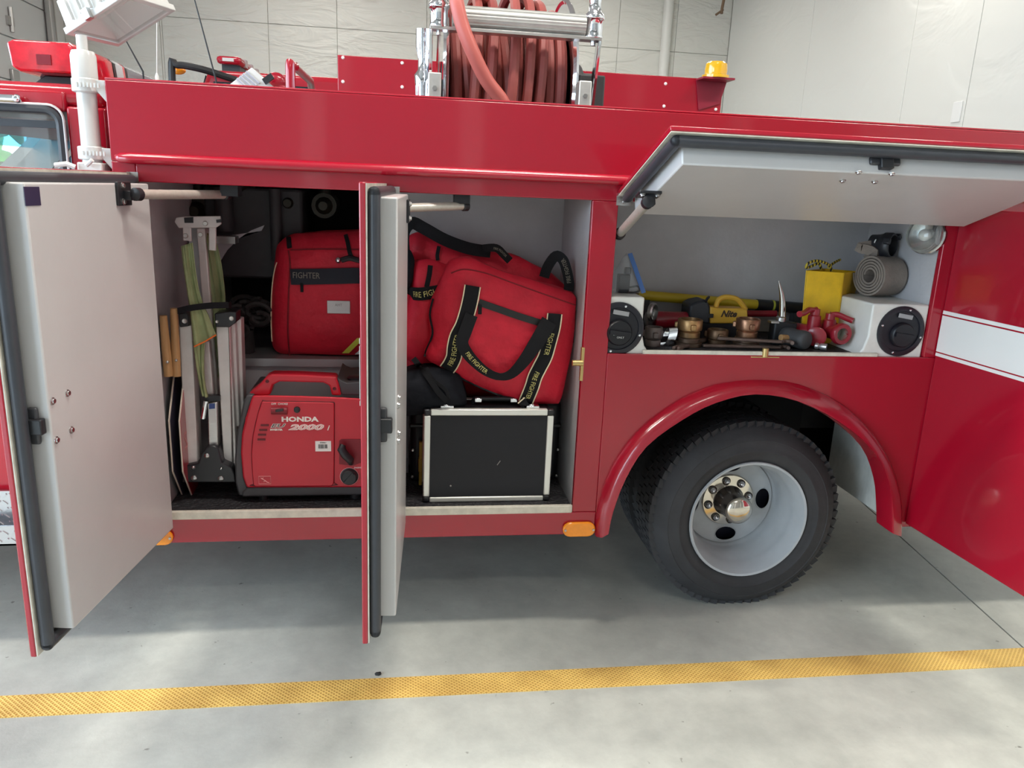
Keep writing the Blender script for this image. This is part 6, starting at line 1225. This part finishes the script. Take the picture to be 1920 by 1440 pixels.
build(MB().ribbon(smooth_path([pc_+ex_*(RR-0.02)+V((0, 0, 0.05)), pc_+ex_*0.03+V((0, 0, RR+0.004)), cc+V((-0.075, 0.055, -0.012)), cc+V((-0.035, 0.045, -0.002))], 5), V((0.030, 0.022, 0.0)), 0.034), 'hose_tail', CV, RH, smooth=60)
ad = V((0.55, -0.83, 0.02)).normalized(); CB = mat('coupling_black', (0.020, 0.021, 0.026), 0.4)
build(MB().lathe(cc-ad*0.075, ad, [(0.03, 0), (0.036, 0.004), (0.038, 0.03), (0.042, 0.045), (0.046, 0.05), (0.046, 0.075), (0.042, 0.08), (0.036, 0.08), (0.034, 0.04), (0.001, 0.035)], 34, True), 'hose_coupling', CB, RH, smooth=45)
for a in (100, 220, 340):
    u_, w_ = MB().frame(ad); build(MB().obox(cc+ad*0.0+(u_*math.cos(R(a))+w_*math.sin(R(a)))*0.048, ad*0.012, (u_*math.cos(R(a))+w_*math.sin(R(a)))*0.008, (w_*math.cos(R(a))-u_*math.sin(R(a)))*0.010), 'coupling_lug', CB, RH, bevel=0.003)
build(MB().sphere(cc-ad*0.055+V((-0.02, -0.026, 0.006)), 0.010, 10, 8, (0.7, 0.5, 1.6)), 'white_tag', WHITE, RH)
# ------------------------------------------------------------------ compartment lamp (fixed to the truck) and wiring
lx = XW1-0.004; la = V((-0.88, -0.46, 0.08)).normalized(); lc2 = PX(1736, 441, 1.732)
LM = build(MB().lathe(lc2-la*0.02, la, [(0.030, -0.012), (0.056, 0), (0.063, 0.006), (0.063, 0.018), (0.058, 0.022)], 36, True), 'compartment_lamp', mat('lamp_chrome', (0.50, 0.51, 0.52), 0.18, 1.0), TR, smooth=45)
build(MB().lathe(lc2+la*0.0, la, [(0.058, 0), (0.057, 0.012), (0.053, 0.024), (0.046, 0.034), (0.034, 0.042), (0.018, 0.046), (0.001, 0.047)], 36), 'lamp_globe', glass('ribbed_glass', (0.86, 0.88, 0.86), 0.86, 0.05), LM, smooth=60)
for k in range(3): build(MB().lathe(lc2+la*(0.003+0.011*k), la, [(0.058-0.003*k, 0), (0.0605-0.003*k, 0.003), (0.058-0.003*k, 0.006)], 36), 'globe_ring', glass('ribbed_glass'), LM)
build(MB().sphere(lc2+la*0.008, 0.02, 12, 8), 'bulb', WHITE, LM); build(MB().tube([lc2-la*0.02, V((lx, lc2.y+0.02, lc2.z+0.01)), V((lx+0.003, lc2.y+0.02, lc2.z+0.01))], 0.012, 10), 'lamp_bracket', ALUW, LM)
for dy, dz in ((0, 0), (0.02, 0.01)): build(MB().tube(smooth_path([lc2-la*0.045, V((lx-0.008, lc2.y-0.0-dy, lc2.z+0.05+dz)), V((lx-0.006, lc2.y-0.01-dy, lc2.z+0.08)), V((lx-0.006, lc2.y-0.02-dy, 1.462))], 5), 0.0035, 8), 'lamp_wire', BLK, LM)
q = PY(1668, 416, DEP-0.004); build(MB().obox(q, (0.010, 0, -0.004), (0, 0.0008, 0), (0.006, 0, 0.022)), 'clear_tab', glass('poly_film'), TR, smooth=0)
q = PZ(709, 1265, 0.0); build(crinkle(MB().sphere(q+V((0, 0, 0.004)), 0.009, 8, 5, (1.3, 0.9, 0.45)), 0.003, 120, 3.0), 'debris', mat('black_crumb', (0.02, 0.02, 0.02), 0.8), label='small black crumb of rubber on the floor by the yellow strip', cat='debris')
